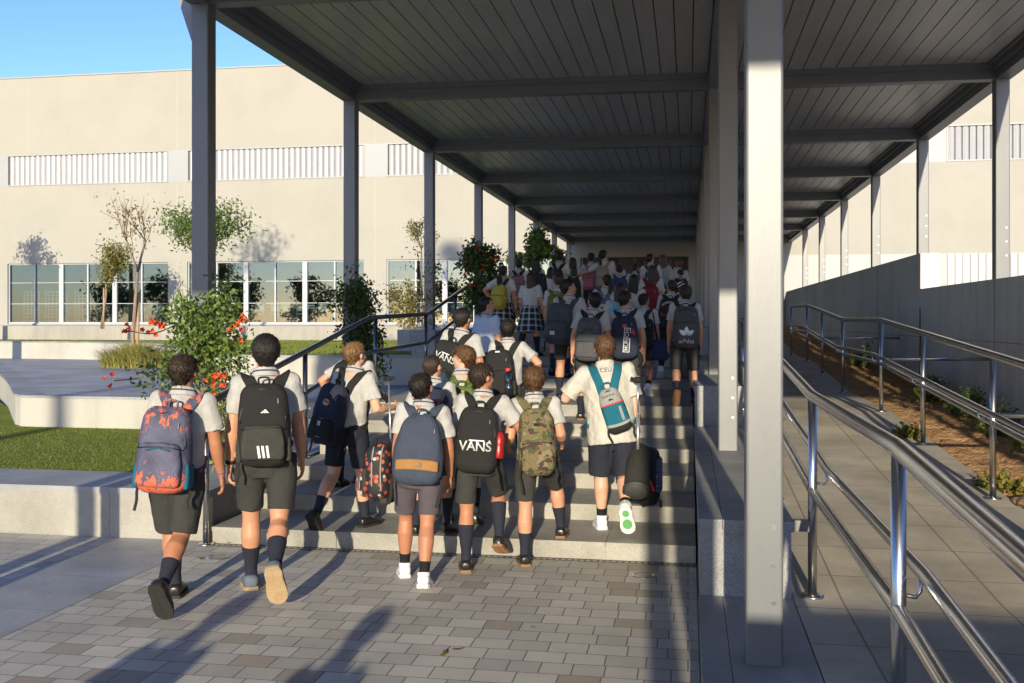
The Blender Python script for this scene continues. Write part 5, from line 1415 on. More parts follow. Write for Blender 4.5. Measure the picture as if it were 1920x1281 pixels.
def backpack(K, label, w=.28, h=.42, d=.14, zc=.135, mat=P_BLACK, pmat=None, smat=None, pocket=.5, pdepth=.05, side=None, taper=.16, roll=0, dx=0, zip_=True, strap=True, seed=1, n=12, handle=True, strap_x=.072, flap=None, dy=0, sag=0, single=None, logo=None):
    """w, h, d in metres; worn on the back of K"""
    H, T = K.H, K.T; e = empty('backpack', (0, 0, 0), label=label, cat='backpack', group=PACK_GROUP)
    rb = .075 * H * K.W
    PM = T @ Matrix.Translation(V(dx, -(rb + .004 + dy), (zc - .018) * H)) @ Matrix.Rotation(R(roll), 4, 'Y') @ Matrix.Rotation(R(sag), 4, 'X') @ Matrix.Translation(V(0, 0, -h / 2))
    e.matrix_world = K.M @ PM
    inv = PM.inverted()
    smat = smat or mat; pmat = pmat or mat
    def shape(q):
        t = (q.z + h / 2) / h
        x = q.x * (1 - taper * max(0, (t - .35) / .65) ** 1.6) * (1 + .05 * math.sin(math.pi * t))
        y = q.y * (1 - .34 * max(0, (t - .45) / .55) ** 1.5)
        y = y - (.012 * math.cos(min(1.5, abs(q.x) / w * 2.4)) if q.y < 0 else 0)
        return V(x, y, q.z - .012 * (1 - (2 * q.x / w) ** 2) * (1 if t < .3 else 0))
    mb = MB(); mb.rbox((0, -d / 2, h / 2), (w / 2, d / 2, h / 2), min(.075, d * .48), n, shape)
    me = mb.mesh('main'); wrinkle(me, .0065, seed, 15)
    link_mesh('main_body', me, mat, e, True)
    surf = me
    if pocket:
        ph = h * pocket
        def pshape(q): return V(q.x * (1 - .14 * max(0, q.z / ph * 2)), q.y + .012 * (2 * q.x / w) ** 2, q.z)
        mb = MB(); mb.rbox((0, -d - pdepth * .25, .03 + ph / 2), (w * .43, pdepth * .75, ph / 2), min(.045, pdepth * .7), n - 2, pshape)
        pme = mb.mesh('p'); wrinkle(pme, .005, seed + 3, 18); po = link_mesh('front_pocket', pme, pmat, e, True)
        zz = .03 + ph * .86
        pts = [V(x * w * .40, -d - pdepth * (1.02 - .3 * abs(x) ** 3), zz + .012 * (1 - x * x)) for x in np.linspace(-1, 1, 9)]
        MB().tube(pts, .0042, 6).build('zip', P_ZIP, po, True)
        bmj = bmesh.new(); bmj.from_mesh(me); bmj.from_mesh(pme); surf = bpy.data.meshes.new('surf'); bmj.to_mesh(surf); bmj.free()
    if zip_:
        pts = []
        for a in np.linspace(-.15, math.pi + .15, 22):
            x = math.cos(a) * w * .43; z_ = h * .56 + math.sin(a) * h * .36
            t = z_ / h; pts.append(shape(V(x, -d / 2 * (1.0), z_ - h / 2)) + V(0, -d / 2 + .006 + .02 * abs(math.cos(a)), h / 2))
        MB().tube(pts, .0045, 6).build('zip', P_ZIP, e, True)
    if side:
        for sg in (-1, 1):
            mb = MB(); mb.rbox((sg * (w / 2 - .006), -d * .46, h * .19), (.017, d * .36, h * .15), .016, 8, lambda q: V(q.x * (1 - .35 * max(0, q.z) / (h * .15)), q.y, q.z))
            link_mesh('side_pocket', mb.mesh('sp'), side, e, True)
    if flap:
        mb = MB(); mb.rbox((0, -d * .60, h - .035), (w * .40, d * .46, .05), .04, 8, lambda q: V(q.x, q.y, q.z - .02 * (2 * q.x / w) ** 2)); mb.build('top_flap', flap, e, True)
    if handle:
        MB().tube(spline([(-.03, -.02, h - .012), (-.028, -.035, h + .03), (.028, -.035, h + .03), (.03, -.02, h - .012)], 5), .0065, 6).build('handle', smat, e, True)
    if strap:
        me_s = K.shirt.data; tree = BVHTree.FromPolygons([v.co for v in me_s.vertices], [tuple(p.vertices) for p in me_s.polygons])
        for sg in ((-1, 1) if single is None else (single,)):
            ttop = (zc * H + h / 2) / H
            raw = [T @ (V(sg * a * K.W, b, c) * H) for a, b, c in ((.022, -.09, min(ttop - .06, .20)), (.033, -.085, min(ttop, .24)), (.052, -.065, .285), (strap_x, -.01, .322), (strap_x + .004, .05, .292), (strap_x + .008, .086, .21), (strap_x + .012, .09, .12), (.112, .05, .06), (.105, -.05, .02))]
            pts = []; nrm = []
            for i, q in enumerate(spline(raw, 5)):
                co, no, idx, dist = tree.find_nearest(q)
                if co is None: continue
                p_, nn = co + no * .0075, no
                pts.append(p_); nrm.append(nn)
            # light smoothing
            for _ in range(2):
                pts = [pts[0]] + [(pts[k - 1] + pts[k] * 2 + pts[k + 1]) / 4 for k in range(1, len(pts) - 1)] + [pts[-1]]
            for _ in range(4): nrm = [nrm[0]] + [(nrm[k - 1] + nrm[k] * 2 + nrm[k + 1]).normalized() for k in range(1, len(nrm) - 1)] + [nrm[-1]]
            mb = MB(); rings = []; hw = .031 * H / 1.45
            for k, p_ in enumerate(pts):
                t = (pts[min(k + 1, len(pts) - 1)] - pts[max(k - 1, 0)]).normalized(); nn = (nrm[k] - t * nrm[k].dot(t)).normalized(); bt = t.cross(nn)
                hh = hw if k < len(pts) * .75 else hw * .5
                rings.append([inv @ (p_ + bt * a * hh + nn * b) for a, b in ((-1, -.004), (-1, .003), (-.8, .006), (.8, .006), (1, .003), (1, -.004))])
            mb.loft(rings); mb.build('strap', smat, e, True)
    for sg in (-1, 1):                                     # loose strap ends and zip pulls
        rq = random.Random(seed * 3 + sg); x = sg * (w / 2 - .012); L_ = rq.uniform(.07, .15)
        pts = spline([V(x, -d * .3, .05), V(x + sg * .016, -d * .32, .0), V(x + sg * rq.uniform(.0, .02), -d * .3, -L_ * .5), V(x + sg * rq.uniform(-.01, .03), -d * .34, -L_)], 4)
        MB().tube(pts, [(.009, .0016)] * len(pts), 6, up=(0, 1, 0)).build('strap_end', P_BLACK, e)
    MB().tube([V(w * .30, -d * .98, h * .80), V(w * .305, -d * 1.02, h * .74)], .0035, 5).build('zip_pull', P_LGREY, e, True)
    K.pack = e; e_surf = surf
    return e, surf, (w, h, d + (pdepth if pocket else 0))
def print_on(e, surf, me, M, mat, name='logo'):
    me = flat(me, M); drape(me, surf); return link_mesh(name, me, mat, e)
def TR(x, z, rot=0): return Matrix.Translation(V(x, 0, z)) @ Matrix.Rotation(R(-rot), 4, 'Y')
def bars(specs):
    mb = MB()
    for x0, x1, y0, y1, sh in specs:
        mb.add([(x0 + sh * y0, y0, 0), (x1 + sh * y0, y0, 0), (x1 + sh * y1, y1, 0), (x0 + sh * y1, y1, 0)], [(0, 1, 2, 3)])
    return mb
def disc(rx, ry, n=22, cx=0, cy=0, mb=None):
    mb = mb or MB(); mb.add([(cx + rx * math.cos(2 * math.pi * j / n), cy + ry * math.sin(2 * math.pi * j / n), 0) for j in range(n)], [tuple(range(n))]); return mb
def leaf_shape(mb, cx, cy, L_, W_, ang, n=9):
    pts = []
    for k in range(2 * n):
        t = k / n if k < n else 2 - k / n
        w = W_ * math.sin(math.pi * min(1, t ** .8)) * (1 if k < n else -1)
        x, y = w, L_ * t; a = R(ang); pts.append((cx + x * math.cos(a) + y * math.sin(a), cy - x * math.sin(a) + y * math.cos(a), 0))
    mb.add(pts, [tuple(range(len(pts)))])
# ================================================================== THE CAST
ZI = V(0, 0, 0)
# --- A: boy on the left, blue and coral backpack
K = person('boy at far left walking with a blue and coral printed backpack and purple wristband', 332, 5.97, yaw=11, ytop=662, skin='tan', hair=('short', 'dark'), shoes='boot', socks=.47, seed=11, wide=1.1, frac=.95,
           lean=5, side=3, legs=((17, 8, 0), (-13, 38, -64)), splay=(-4, -7), support='L', arms=((-6, 8, 14), (6, 9, 16)), head=(-8, -6, 0))
e, sf, dm = backpack(K, 'slate blue backpack with coral palm print and teal side pockets', .305, .50, .17, .125, P_SUNSET, P_SUNSET, P_SUNSET, .52, .05, P_TEAL, seed=2, n=16, dx=-.015)
mb = MB(); mb.tube([V(-.07, -.225, .245), V(0, -.232, .262), V(.07, -.225, .245)], .004, 6); mb.build('piping', P_TEAL, e, True)
wr = K.arms[1]; c = K.M @ (wr[1] + (wr[2] - wr[1]) * .9)
q = (wr[2] - wr[1]).normalized().to_track_quat('Z', 'Y'); o = MB().lathe((0, 0, 0), [(.027, -.004), (.030, -.004), (.030, .004), (.027, .004)], 18).build('wristband', pm('purple_rubber', (.25, .1, .42), rough=.5), None, True)
o.matrix_world = Matrix.Translation(c) @ q.to_matrix().to_4x4(); tag(o, 'thin purple rubber wristband on the right wrist of leftmost boy', 'wristband')
# --- B: tall boy with the black three-stripe backpack
K = person('tallest boy with black three-striped backpack and dark wristwatch, second from left', 500, 6.2, yaw=20, ytop=625, skin='mid', hair=('curly', 'black'), shoes='canvas', socks=.55, seed=12, frac=.80, wide=1.0, tuck=True,
           lean=5, side=-1, legs=((13, 4, 0), (-12, 44, -68)), splay=(0, -3), support='L', arms=((-4, 9, 10), (4, 9, 14)), head=(4, -10, 0), hands={0: {'curl': 30}})
e, sf, dm = backpack(K, 'black backpack with white triangle emblem and three white stripes on glossy front pocket', .305, .50, .17, .152, P_BLACK, P_BLACK2, P_BLACK, .44, .05, P_BLACK2, seed=4, n=16)
print_on(e, sf, bars([(-.040 + .026 * i, -.026 + .026 * i, -.036, .036, -.12) for i in range(3)]), TR(.012, .085), P_WHITE, 'stripes')
print_on(e, sf, bars([(-.022 + .0165 * i, -.011 + .0165 * i, 0, .006 + .0075 * i, -.9) for i in range(3)]), TR(.016, .315), P_WHITE, 'emblem')
a = K.arms[0]; c = K.M @ (a[1] + (a[2] - a[1]) * .93); q = (a[2] - a[1]).normalized().to_track_quat('Z', 'Y')
o = MB().lathe((0, 0, 0), [(.0285, -.011), (.033, -.011), (.033, .011), (.0285, .011)], 20).build('wristwatch', P_BLACK, None, True); o.matrix_world = Matrix.Translation(c) @ q.to_matrix().to_4x4(); tag(o, 'black wristwatch band on the left wrist of tallest boy', 'watch')
# --- C and the boy hidden beside him
K = person('light-haired boy with basketball badge backpack on the lowest step near the handrail', 652, 7.55, yaw=-16, ytop=640, lvl=.128, skin='fair', hair=('short', 'blond'), bottom='navy', socks=.42, seed=13, frac=.80,
           lean=7, side=4, legs=((-3, 32, -50), (11, 6, 0)), splay=(5, 0), support='R', arms=((-8, 8, 40), (4, 12, 85)), head=(-14, -8, 0))
e, sf, dm = backpack(K, 'black backpack with yellow basketball badge and small white emblem', .26, .46, .145, .10, P_NAVY, P_BLACK, P_BLACK, .36, .04, P_BLACK, seed=5, n=14, dx=-.05, roll=5)
print_on(e, sf, disc(.030, .025), TR(.0, .315), P_GOLD, 'badge'); print_on(e, sf, bars([(-.045, .03, -.007, .006, .0)]), TR(.012, .318, -14), P_PURPLE, 'badge_band').location.y = -.0008
print_on(e, sf, bars([(-.012, -.0045, -.017, .017, 0), (.004, .012, -.017, .017, 0), (-.0045, .004, .006, .017, -.2)]), TR(0, .155), P_WHITE, 'emblem'); print_on(e, sf, text_mesh('BADGE', .001) if False else bars([(-.02, .02, -.003, .003, 0)]), TR(.01, .055), P_LGREY, 'tab')
print_on(e, sf, bars([(-.105, .105, -.0025, .0025, 0)]), TR(0, .193), P_GOLD, 'trim')
K = person('boy bending forward with left hand on hip, half hidden behind the light-haired boy', 650, 8.55, yaw=-8, H=1.36, lvl=.256, skin='mid', hair=('short', 'brown'), bottom='shorts', socks=.5, seed=14, voxel=.010,
           lean=24, legs=((10, 6, 0), (24, 40, -20)), support='L', arms=({'el': (-.13, -.05, -.10), 'wr': (-.07, .04, -.20)}, (10, 8, 60)), head=(-8, -36, 0))
backpack(K, 'plain black backpack mostly hidden behind the light-haired boy', .27, .42, .15, .13, P_BLACK, seed=6, dx=.03)
# --- D: navy flap backpack
K = person('dark-haired boy in grey-purple shorts and white sneakers with a slate blue backpack', 785, 6.5, yaw=12, ytop=699, lvl=0, skin='tan', hair=('short', 'black'), bottom='purple', shoes='sneaker', socks=.30, seed=15, frac=.80,
           lean=6, side=4, legs=((20, 18, -4), (-9, 12, -14)), splay=(1, -5), support='R', arms=((-2, 8, 14), (2, 7, 16)), head=(-26, -16, 0))
e, sf, dm = backpack(K, 'slate blue drawstring backpack with tan suede band and webbing handle', .315, .44, .16, .135, P_SLATE, pocket=0, zip_=False, smat=P_SLATE, seed=7, n=18, taper=.34)
mb = MB(); mb.rbox((0, -.172, .125), (.135, .014, .034), .012, 8, lambda q: V(q.x, q.y + .35 * q.x * q.x, q.z - .5 * q.x * q.x)); bd = mb.build('suede_band', P_TAN, e, True)
mb = MB(); mb.rbox((0, -.19, .125), (.028, .003, .014), .003, 4); mb.build('label_patch', pm('leather_patch', (.26, .17, .08), rough=.7), bd, True)
mb = MB()
for sx in (-.08, -.055, -.03, .03, .055, .08): mb.tube(spline([(sx, -.14, .30), (sx * .85, -.135, .38), (sx * .7, -.10, .445)], 4), .010, 6)
mb.build('gather', P_SLATE, e, True)
# --- E: VANS backpack, hand on the neighbour's shoulder
K = person('boy with white-lettered black backpack laying his hand on the shoulder beside him', 898, 6.8, yaw=5, ytop=680, lvl=0, skin='tan', hair=('short', 'dark'), shoes='brown', socks=.74, seed=16, frac=.84,
           lean=7, side=3, legs=((-3, 3, 0), (44, 66, -26)), splay=(-1, 4), support='L', arms=((0, 8, 20), {'el': (.090, .03, -.14), 'wr': (.135, .085, -.012)}), head=(-46, -6, 0), hands={1: {'fist': True, 'd': V(.75, .55, .12), 'n': V(.2, .2, -1), 'fwd': V(-.5, .7, 0)}})
e, sf, dm = backpack(K, 'black backpack with big white VANS lettering', .285, .44, .145, .125, P_BLACK, seed=8, n=16, pocket=0)
print_on(e, sf, text_mesh('VANS', .088, .015, 0, .98), TR(.0, .17), P_WHITE, 'lettering'); print_on(e, sf, bars([(-.045, .098, .036, .044, 0)]), TR(0, .17), P_WHITE, 'lettering_bar')
def bottle(K, label, loc, mat, capmat, h=.2, r=.032, PMw=None, clear=False):
    o = empty('water_bottle', (0, 0, 0), label=label, cat='bottle'); o.matrix_world = K.pack.matrix_world @ Matrix.Translation(V(*loc))
    MB().lathe((0, 0, 0), [(r * .9, 0), (r, .008), (r, h * .35), (r * .93, h * .4), (r, h * .45), (r, h * .72), (r * .55, h * .86), (r * .5, h * .88)], 18).build('flask', mat, o, True)
    MB().lathe((0, 0, h * .88), [(r * .6, 0), (r * .6, h * .1), (r * .5, h * .12)], 16).build('cap', capmat, o, True); return o
b_ = bottle(K, 'red metal water bottle in the side of the lettered backpack', (.152, -.075, .10), pm('red_metal', (.42, .02, .02), rough=.3, metal=.3), P_BLACK, .2, .034)
# --- F: camouflage
K = person('boy with camouflage backpack and reddish-brown hair setting one foot on the first step', 1008, 6.95, yaw=9, ytop=687, lvl=0, skin='mid', hair=('thick', 'brown'), shoes='brown', socks=.50, seed=17, frac=.84,
           lean=6, side=-3, legs=((-2, 2, 0), (52, 52, -4)), splay=(0, 9), support='L', arms=((-14, 10, 80), (-14, 12, 82)), head=(0, -4, 0))
e, sf, dm = backpack(K, 'brown and green camouflage backpack', .255, .46, .15, .12, P_CAMO, seed=9, n=16, pocket=.46, pdepth=.03)
mb = MB(); mb.box(-.016, .016, -.008, .0, 0, .018); o = mb.build('label_patch', P_BLACK, e); o.location = (0, -.168, .335)
# --- G: larger boy in tee with the small teal bag and the trolley
KG = K = person('sturdy boy in an oversized cream T-shirt lettered CEU pulling a wheeled case', 1147, 7.45, yaw=5, ytop=627, lvl=.128, skin='fair', hair=('short', 'brown'), shirt='tee', bottom='navy', shoes='green', socks=.26, seed=18, W=1.12, hem=-.075, loose=1.13, sleeve=.86, frac=1.0, wide=1.05,
           lean=5, side=-6, legs=((8, 5, 0), (-6, 50, -62)), splay=(-2, 0), support='L', arms=({'el': (-.10, .02, -.13), 'wr': (-.05, .13, -.045)}, (-5, 13, 10)), head=(6, -6, 0), hands={1: {'fist': True}, 0: {'fist': True}})
shm = K.shirt.data
me = text_mesh('CEU', .046, .0, 0, 1.05); me.transform(K.T @ Matrix.Translation(V(0.0, -.2, .287 * K.H)) @ Matrix.Rotation(R(90), 4, 'X')); drape(me, shm); link_mesh('lettering', me, M_STRIPE, K.shirt)
e, sf, dm = backpack(K, 'small teal and light grey rucksack slung slanting on the sturdy boy', .19, .34, .10, .112, P_TEAL, seed=10, n=14, pocket=0, roll=-13, dx=.03, smat=P_TEAL, flap=None, strap_x=.06, taper=.3)
def recolor(o, fn):
    """second material on part of a mesh by face centre"""
    for p in o.data.polygons: p.material_index = fn(p.center)
body = [c for c in e.children if c.name.startswith('main_body')][0]; body.data.materials.append(P_LGREY); body.data.materials.append(P_REDP); body.data.materials.append(P_BLACK)
recolor(body, lambda c: 1 if c.z > .215 else (1 if .045 < c.z < .075 else (3 if c.z <= .045 else 0)))
MB().tube([V(x, -.098 - .012 * math.cos(x * 12) + .25 * x * x, .213) for x in np.linspace(-.088, .088, 9)], .006, 6).build('red_piping', P_REDP, e, True)
mb = MB(); mb.rbox((.045, -.113, .13), (.011, .004, .055), .004, 4); mb.build('reflective_strip', P_LGREY, e, True)
print_on(e, sf, text_mesh('Quechua', .028), TR(-.01, .28), P_BLACK, 'lettering'); print_on(e, sf, bars([(-.016, .0, -.006, .01, .5), (.002, .016, -.006, .004, -.4)]), TR(.0, .245), P_BLACK, 'emblem')
so = [c for c in KG.e.children if c.name.startswith('shoe')][1]
hp, kn, an, fp, td, sd = KG.legs[1]; Ms = Matrix.Translation(an) @ Matrix.Rotation(R(fp), 4, 'X') @ Matrix.Rotation(R(-8), 4, 'Z'); s_ = KG.H
for y_, w_, l_ in ((.052, .024, .030), (-.012, .017, .02)):
    mb = MB(); mb.loft([[Ms @ V(w_ * s_ * math.cos(t) , (y_ + l_ * math.sin(t)) * s_, -.045 * s_ + dz) for t in np.linspace(0, 2 * math.pi, 17)[:-1]] for dz in (-.004, .001)]); mb.build('green_pad', M_GREENR, so)
# wheeled case held by the pole
gh = K.M @ (K.arms[1][2] + (K.arms[1][2] - K.arms[1][1]).normalized() * .07)
tr = empty('wheeled_case', (gh.x + .02, gh.y - .02, gh.z - .62), label='black wheeled case with round end cap and red lining on a telescopic pole', cat='trolley case')
o = tr.location; G0 = gh - o
top = at(1196, 716, 7.33) - o; bot = at(1196, 838, 7.33) - o
MB().tube([top, (top + bot) / 2], .0095, 10).build('inner_pole', pm('aluminium', (.6, .6, .6), rough=.35, metal=.8), tr, True)
MB().tube([(top + bot) / 2, bot + V(0, 0, -.1)], .0125, 10).build('outer_pole', pm('aluminium', (.6, .6, .6)), tr, True)
mb = MB(); mb.rbox(top + V(0, .0, .015), (.03, .045, .022), .016, 6); mb.tube([top + V(-.055, 0, .025), top + V(0, 0, .005), top + V(.06, .0, .035)], .015, 8, roundend=True); mb.build('grip', P_BLACK, tr, True)
a = at(1198, 846, 7.42) - o; b = at(1193, 920, 7.15) - o
cy = MB().tube([a + (a - b).normalized() * .03, a, b], [.06, .088, .094], 28).build('tube_case', pack_cloth('case_olive_black', (.03, .031, .026)), tr, True)
dd = (b - a).normalized(); MB().tube([b - dd * .012, b + dd * .014], .101, 28).build('end_cap', pm('matte_rubber', (.045, .046, .04), rough=.7), tr, True)
MB().tube([b + dd * .014, b + dd * .022], [.088, .08], 28).build('end_disc', pm('matte_rubber_disc', (.06, .061, .054), rough=.75), tr, True)
mb = MB(); cc = at(1216, 893, 7.5) - o; mb.rbox(cc, (.085, .12, .215), .07, 10); mb.build('main_body', P_BLACK, tr, True)
mb = MB(); mb.rbox(cc + V(.075, -.02, .02), (.03, .09, .13), .028, 8); mb.build('side_pocket', camo_mat('blue_print', ((.02, .03, .07), (.04, .07, .15), (.02, .02, .03), (.1, .14, .22), (.02, .03, .06)), 30), tr, True)
MB().tube(spline([cc + V(-.012, -.128, .10), cc + V(0.0, -.132, .02), cc + V(.045, -.12, -.09)], 5), .011, 6, flat=.5).build('red_lining', P_REDP, tr, True)
for sx in (-.05, .08): MB().tube([cc + V(sx, .06, -.215), cc + V(sx + .02, .06, -.215)], .03, 16).build('wheel', M_SOLEB, tr, True)
# --- H: boy in profile
K = person('brown-haired boy seen in profile looking left in the middle of the crowd', 866, 7.75, yaw=10, ytop=647, lvl=.128, skin='fair', hair=('thick', 'brown'), seed=19, head=(66, -3, 0), lean=4, legs=((6, 6, 0), (-4, 16, -18)), support='L', arms=((0, 6, 20), (2, 6, 20)))
backpack(K, 'leaf-green camouflage backpack on the boy in profile', .28, .42, .14, .12, P_CAMOG, seed=11, n=12)
# --- I: cropped hair, floral trolley bag
K = person('boy with very short cropped hair behind the slate backpack, holding a floral bag', 806, 7.3, yaw=-10, ytop=664, lvl=.128, skin='mid', hair=('buzz', 'dark'), seed=20, head=(-14, -12, 0), lean=9, legs=((2, 8, 0), (16, 22, -10)), support='L', arms=((-4, 18, 12), (4, 8, 30)), hands={0: {'fist': True}})
e, sf, dm = backpack(K, 'blue and grey backpack with a red edge on the cropped-hair boy', .27, .40, .14, .13, P_DBLUE, P_DBLUE, P_DBLUE, .4, .04, seed=12, flap=P_LGREY, dx=.08)
MB().tube([V(-.11, -.165, .33), V(0, -.185, .325), V(.11, -.165, .33)], .006, 6).build('red_piping', P_REDP, e, True)
hl_ = K.M @ (K.arms[0][2] + (K.arms[0][2] - K.arms[0][1]).normalized() * .09)
p0 = at(714, 882, 7.15)
tb = empty('rolling_bag', (p0.x, p0.y, p0.z - .22), label='dark floral rolling bag with orange blossoms carried up the steps', cat='rolling bag'); o = tb.location
mb = MB(); mb.rbox((0, .0, .215), (.095, .15, .205), .085, 12, lambda q: V(q.x, q.y * (1 - .15 * (q.z > .1)), q.z)); mb.build('main_body', P_FLORAL, tb, True)
mb = MB(); mb.rbox((-.09, -.02, .15), (.035, .11, .11), .033, 10); mb.build('front_pocket', P_FLORAL, tb, True)
for zc_ in (-.02, .045):
    MB().tube([V(zc_ + .0, -.145 * math.cos(t), .215 + .205 * math.sin(t)) for t in np.linspace(-1.3, 1.3, 16)] if False else [V(zc_, -.02 - .132 * math.cos(t) ** .6 if math.cos(t) > 0 else -.02, .215 + .2 * math.sin(t)) for t in np.linspace(-1.5, 1.5, 18)], .006, 6).build('piping', P_LGREY, tb, True)
mb = MB(); mb.rbox((.06, 0, .02), (.035, .14, .03), .02, 6); mb.build('base', M_SOLEB, tb, True)
for sy in (-.1, .1): MB().tube([V(.05, sy - .015, .0), V(.05, sy + .015, .0)], .03, 16).build('wheel', M_SOLEB, tb, True)
pt = at(729, 712, 7.35) - o; pb = V(.06, .05, .38)
MB().tube([pt, pb], .008, 10).build('pole', pm('aluminium', (.6, .6, .6)), tb, True)
mb = MB(); mb.tube([pt + V(-.035, 0, .012), pt + V(.035, 0, .012)], .013, 8, roundend=True); mb.rbox(pt + V(0, 0, .004), (.018, .018, .016), .01, 5); mb.build('grip', P_BLACK, tb, True)
MB().tube(spline([V(-.03, -.03, .41), V(-.02, -.03, .46), V(.05, -.03, .46), V(.06, -.03, .41)], 5), .009, 6).build('handle', P_BLACK, tb, True)
# --- J, K
K = person('curly-haired boy leaning sideways with a second white-lettered backpack near the handrail', 850, 9.15, yaw=-14, ytop=577, lvl=.384, skin='tan', hair=('curly', 'black'), seed=21, side=9, head=(-10, -4, 0), lean=5, legs=((18, 20, 0), (0, 8, -10)), support='R', arms=((4, 22, 20), (0, 14, 20)), loose=1.08)
e, sf, dm = backpack(K, 'black backpack with tilted white VANS print on the curly-haired boy', .28, .43, .14, .13, P_BLACK, seed=13, roll=2, pocket=.36, pdepth=.02, dx=-.02)
print_on(e, sf, text_mesh('VANS', .085, .012), TR(.02, .27, -8), P_WHITE, 'lettering'); print_on(e, sf, bars([(-.05, .1, .036, .044, 0)]), TR(.02, .27, -8), P_WHITE, 'lettering_bar')
K = person('boy with a bottle in his plain black backpack and right elbow stuck out', 952, 9.0, yaw=-2, ytop=597, lvl=.384, skin='mid', hair=('short', 'black'), seed=22, lean=4, legs=((4, 6, 0), (22, 30, -12)), support='L', arms=((0, 8, 30), {'el': (.115, -.03, -.11), 'wr': (.07, .08, -.18)}), head=(0, -8, 0))
e, sf, dm = backpack(K, 'black backpack with white tag and mesh pocket holding a clear bottle', .265, .44, .15, .12, P_BLACK, seed=14, dx=-.035, roll=-4, side=P_BLACK2)
bottle(K, 'clear plastic water bottle with red cap in the plain black backpack', (.10, -.19, .02), glass_mat('clear_plastic', (.86, .88, .9), .12), P_REDP, .24, .036)
print_on(e, sf, bars([(-.02, .02, -.007, .007, 0)]), TR(0, .415), P_WHITE, 'tag')
# --- L
K = person('small boy in a pale blue shirt without backpack looking right by the handrail', 908, 10.55, yaw=-34, ytop=556, lvl=.64, skin='mid', hair=('short', 'black'), shirt='blue', seed=23, lean=6, legs=((16, 16, 0), (0, 8, -8)), support='R', arms=((-4, 8, 10), (2, 10, 14)), head=(-28, -10, 0), voxel=.0105)
MV = .0125
def mid(label, px, z, ytop, seed, **k):
    k.setdefault('voxel', MV); k.setdefault('arms', ((random.Random(seed).uniform(-12, 14), 8, 18), (random.Random(seed + 1).uniform(-12, 14), 8, 18)))
    rr = random.Random(seed * 7)
    if 'legs' not in k:
        if rr.random() < .5: k['legs'] = ((4, 4, 0), (rr.uniform(24, 36), 44, -18)); k['support'] = 'L'
        else: k['legs'] = ((rr.uniform(24, 36), 44, -18), (4, 4, 0)); k['support'] = 'R'
    k.setdefault('yaw', rr.uniform(-10, 8)); k.setdefault('lean', rr.uniform(3, 8)); k.setdefault('side', rr.uniform(-4, 4))
    k.setdefault('head', (rr.choice((-1, 1)) * rr.uniform(0, 32), rr.uniform(-14, 4), rr.uniform(-5, 5)))
    return person(label, px, z, ytop=ytop, seed=seed, **k)
# --- M, N, O, P, Q, R, S
K = mid('boy with CEU lettered shirt collar and small olive backpack before the stair top', 1048, 14.0, 512, 24, hair=('short', 'dark'), skin='mid')
e, sf, dm = backpack(K, 'small olive yellow backpack above a big blue-grey one', .26, .36, .13, .17, P_OLIVE, seed=15, n=10)
me = text_mesh('CEU', .055); me.transform(K.T @ Matrix.Translation(V(0, -.2, .275 * K.H)) @ Matrix.Rotation(R(90), 4, 'X')); drape(me, K.shirt.data); link_mesh('lettering', me, M_STRIPE, K.shirt)
K = mid('boy turning his face right carrying a big blue-grey backpack with white label', 1066, 11.65, 522, 25, hair=('thick', 'black'), skin='mid', head=(-62, -6, 0), voxel=.010, legs=((2, 4, 0), (12, 10, 0)), support='L', lvl=.768, yaw=-6, arms=((-8, 6, 14), (0, 8, 30)))
e, sf, dm = backpack(K, 'big blue-grey backpack with a square white label on its round pocket', .31, .48, .18, .12, P_GREYB, pocket=.52, pdepth=.06, seed=16, n=14, dx=-.07, roll=4)
mb = MB(); mb.box(-.026, .026, -.004, 0, -.02, .02); q = mb.build('label_patch', P_WHITE, e); q.location = (-.03, -.262, .12)
q2 = print_on(e, q.data, bars([(-.018, .018, .004, .009, 0), (-.014, .014, -.010, -.004, 0)]), TR(0, 0), P_GREY, 'label_text'); q2.location = (-.03, -.263, .12)
K = mid('boy with dark grey twin-pocket backpack swinging his left arm on the steps', 1106, 10.6, 547, 26, hair=('short', 'black'), skin='mid', lvl=.64, voxel=.010, yaw=-2, legs=((6, 4, 0), (-8, 40, -55)), support='L', arms=((-2, 16, 8), (0, 10, 12)), shoes='brown')
e, sf, dm = backpack(K, 'dark grey backpack with looped black zip and no lettering', .275, .46, .15, .12, P_GREY, seed=17, n=12, pocket=.4, pdepth=.03, smat=P_BLACK)
mb = MB(); mb.tube([V(x, -.165 - .01 * (abs(x) < .05), .31 + .03 * math.cos(x * 40)) for x in np.linspace(-.11, .11, 17)], .004, 6); mb.build('zip', P_ZIP, e, True)
K = mid('boy with navy backpack lettered sideways in a white frame', 1176, 10.7, 544, 27, hair=('short', 'black'), skin='mid', lvl=.64, voxel=.010, yaw=-3, legs=((5, 4, 0), (-4, 34, -45)), support='L', arms=((0, 9, 10), (-4, 11, 12)), socks=.7)
e, sf, dm = backpack(K, 'navy backpack with vertical MUNICH lettering and red square badge', .29, .46, .15, .12, P_NAVY, seed=18, n=12, pocket=0)
print_on(e, sf, text_mesh('MUNICH', .058, .01), TR(.03, .19, 84), P_WHITE, 'lettering')
fr = bars([(-.13, .13, .028, .034, 0), (-.13, .13, -.034, -.028, 0), (-.13, -.124, -.028, .028, 0), (.124, .13, -.028, .028, 0)])
print_on(e, sf, fr, TR(.03, .19, 84), P_WHITE, 'lettering_frame'); print_on(e, sf, bars([(-.02, .02, -.02, .02, 0)]), TR(.01, .34), P_REDP, 'badge')
print_on(e, sf, bars([(-.035, .035, -.006, .006, 0), (-.006, .006, -.035, -.006, 0), (-.006, .006, .006, .035, 0)]), TR(.105, .27, 10), P_REDP, 'cross')
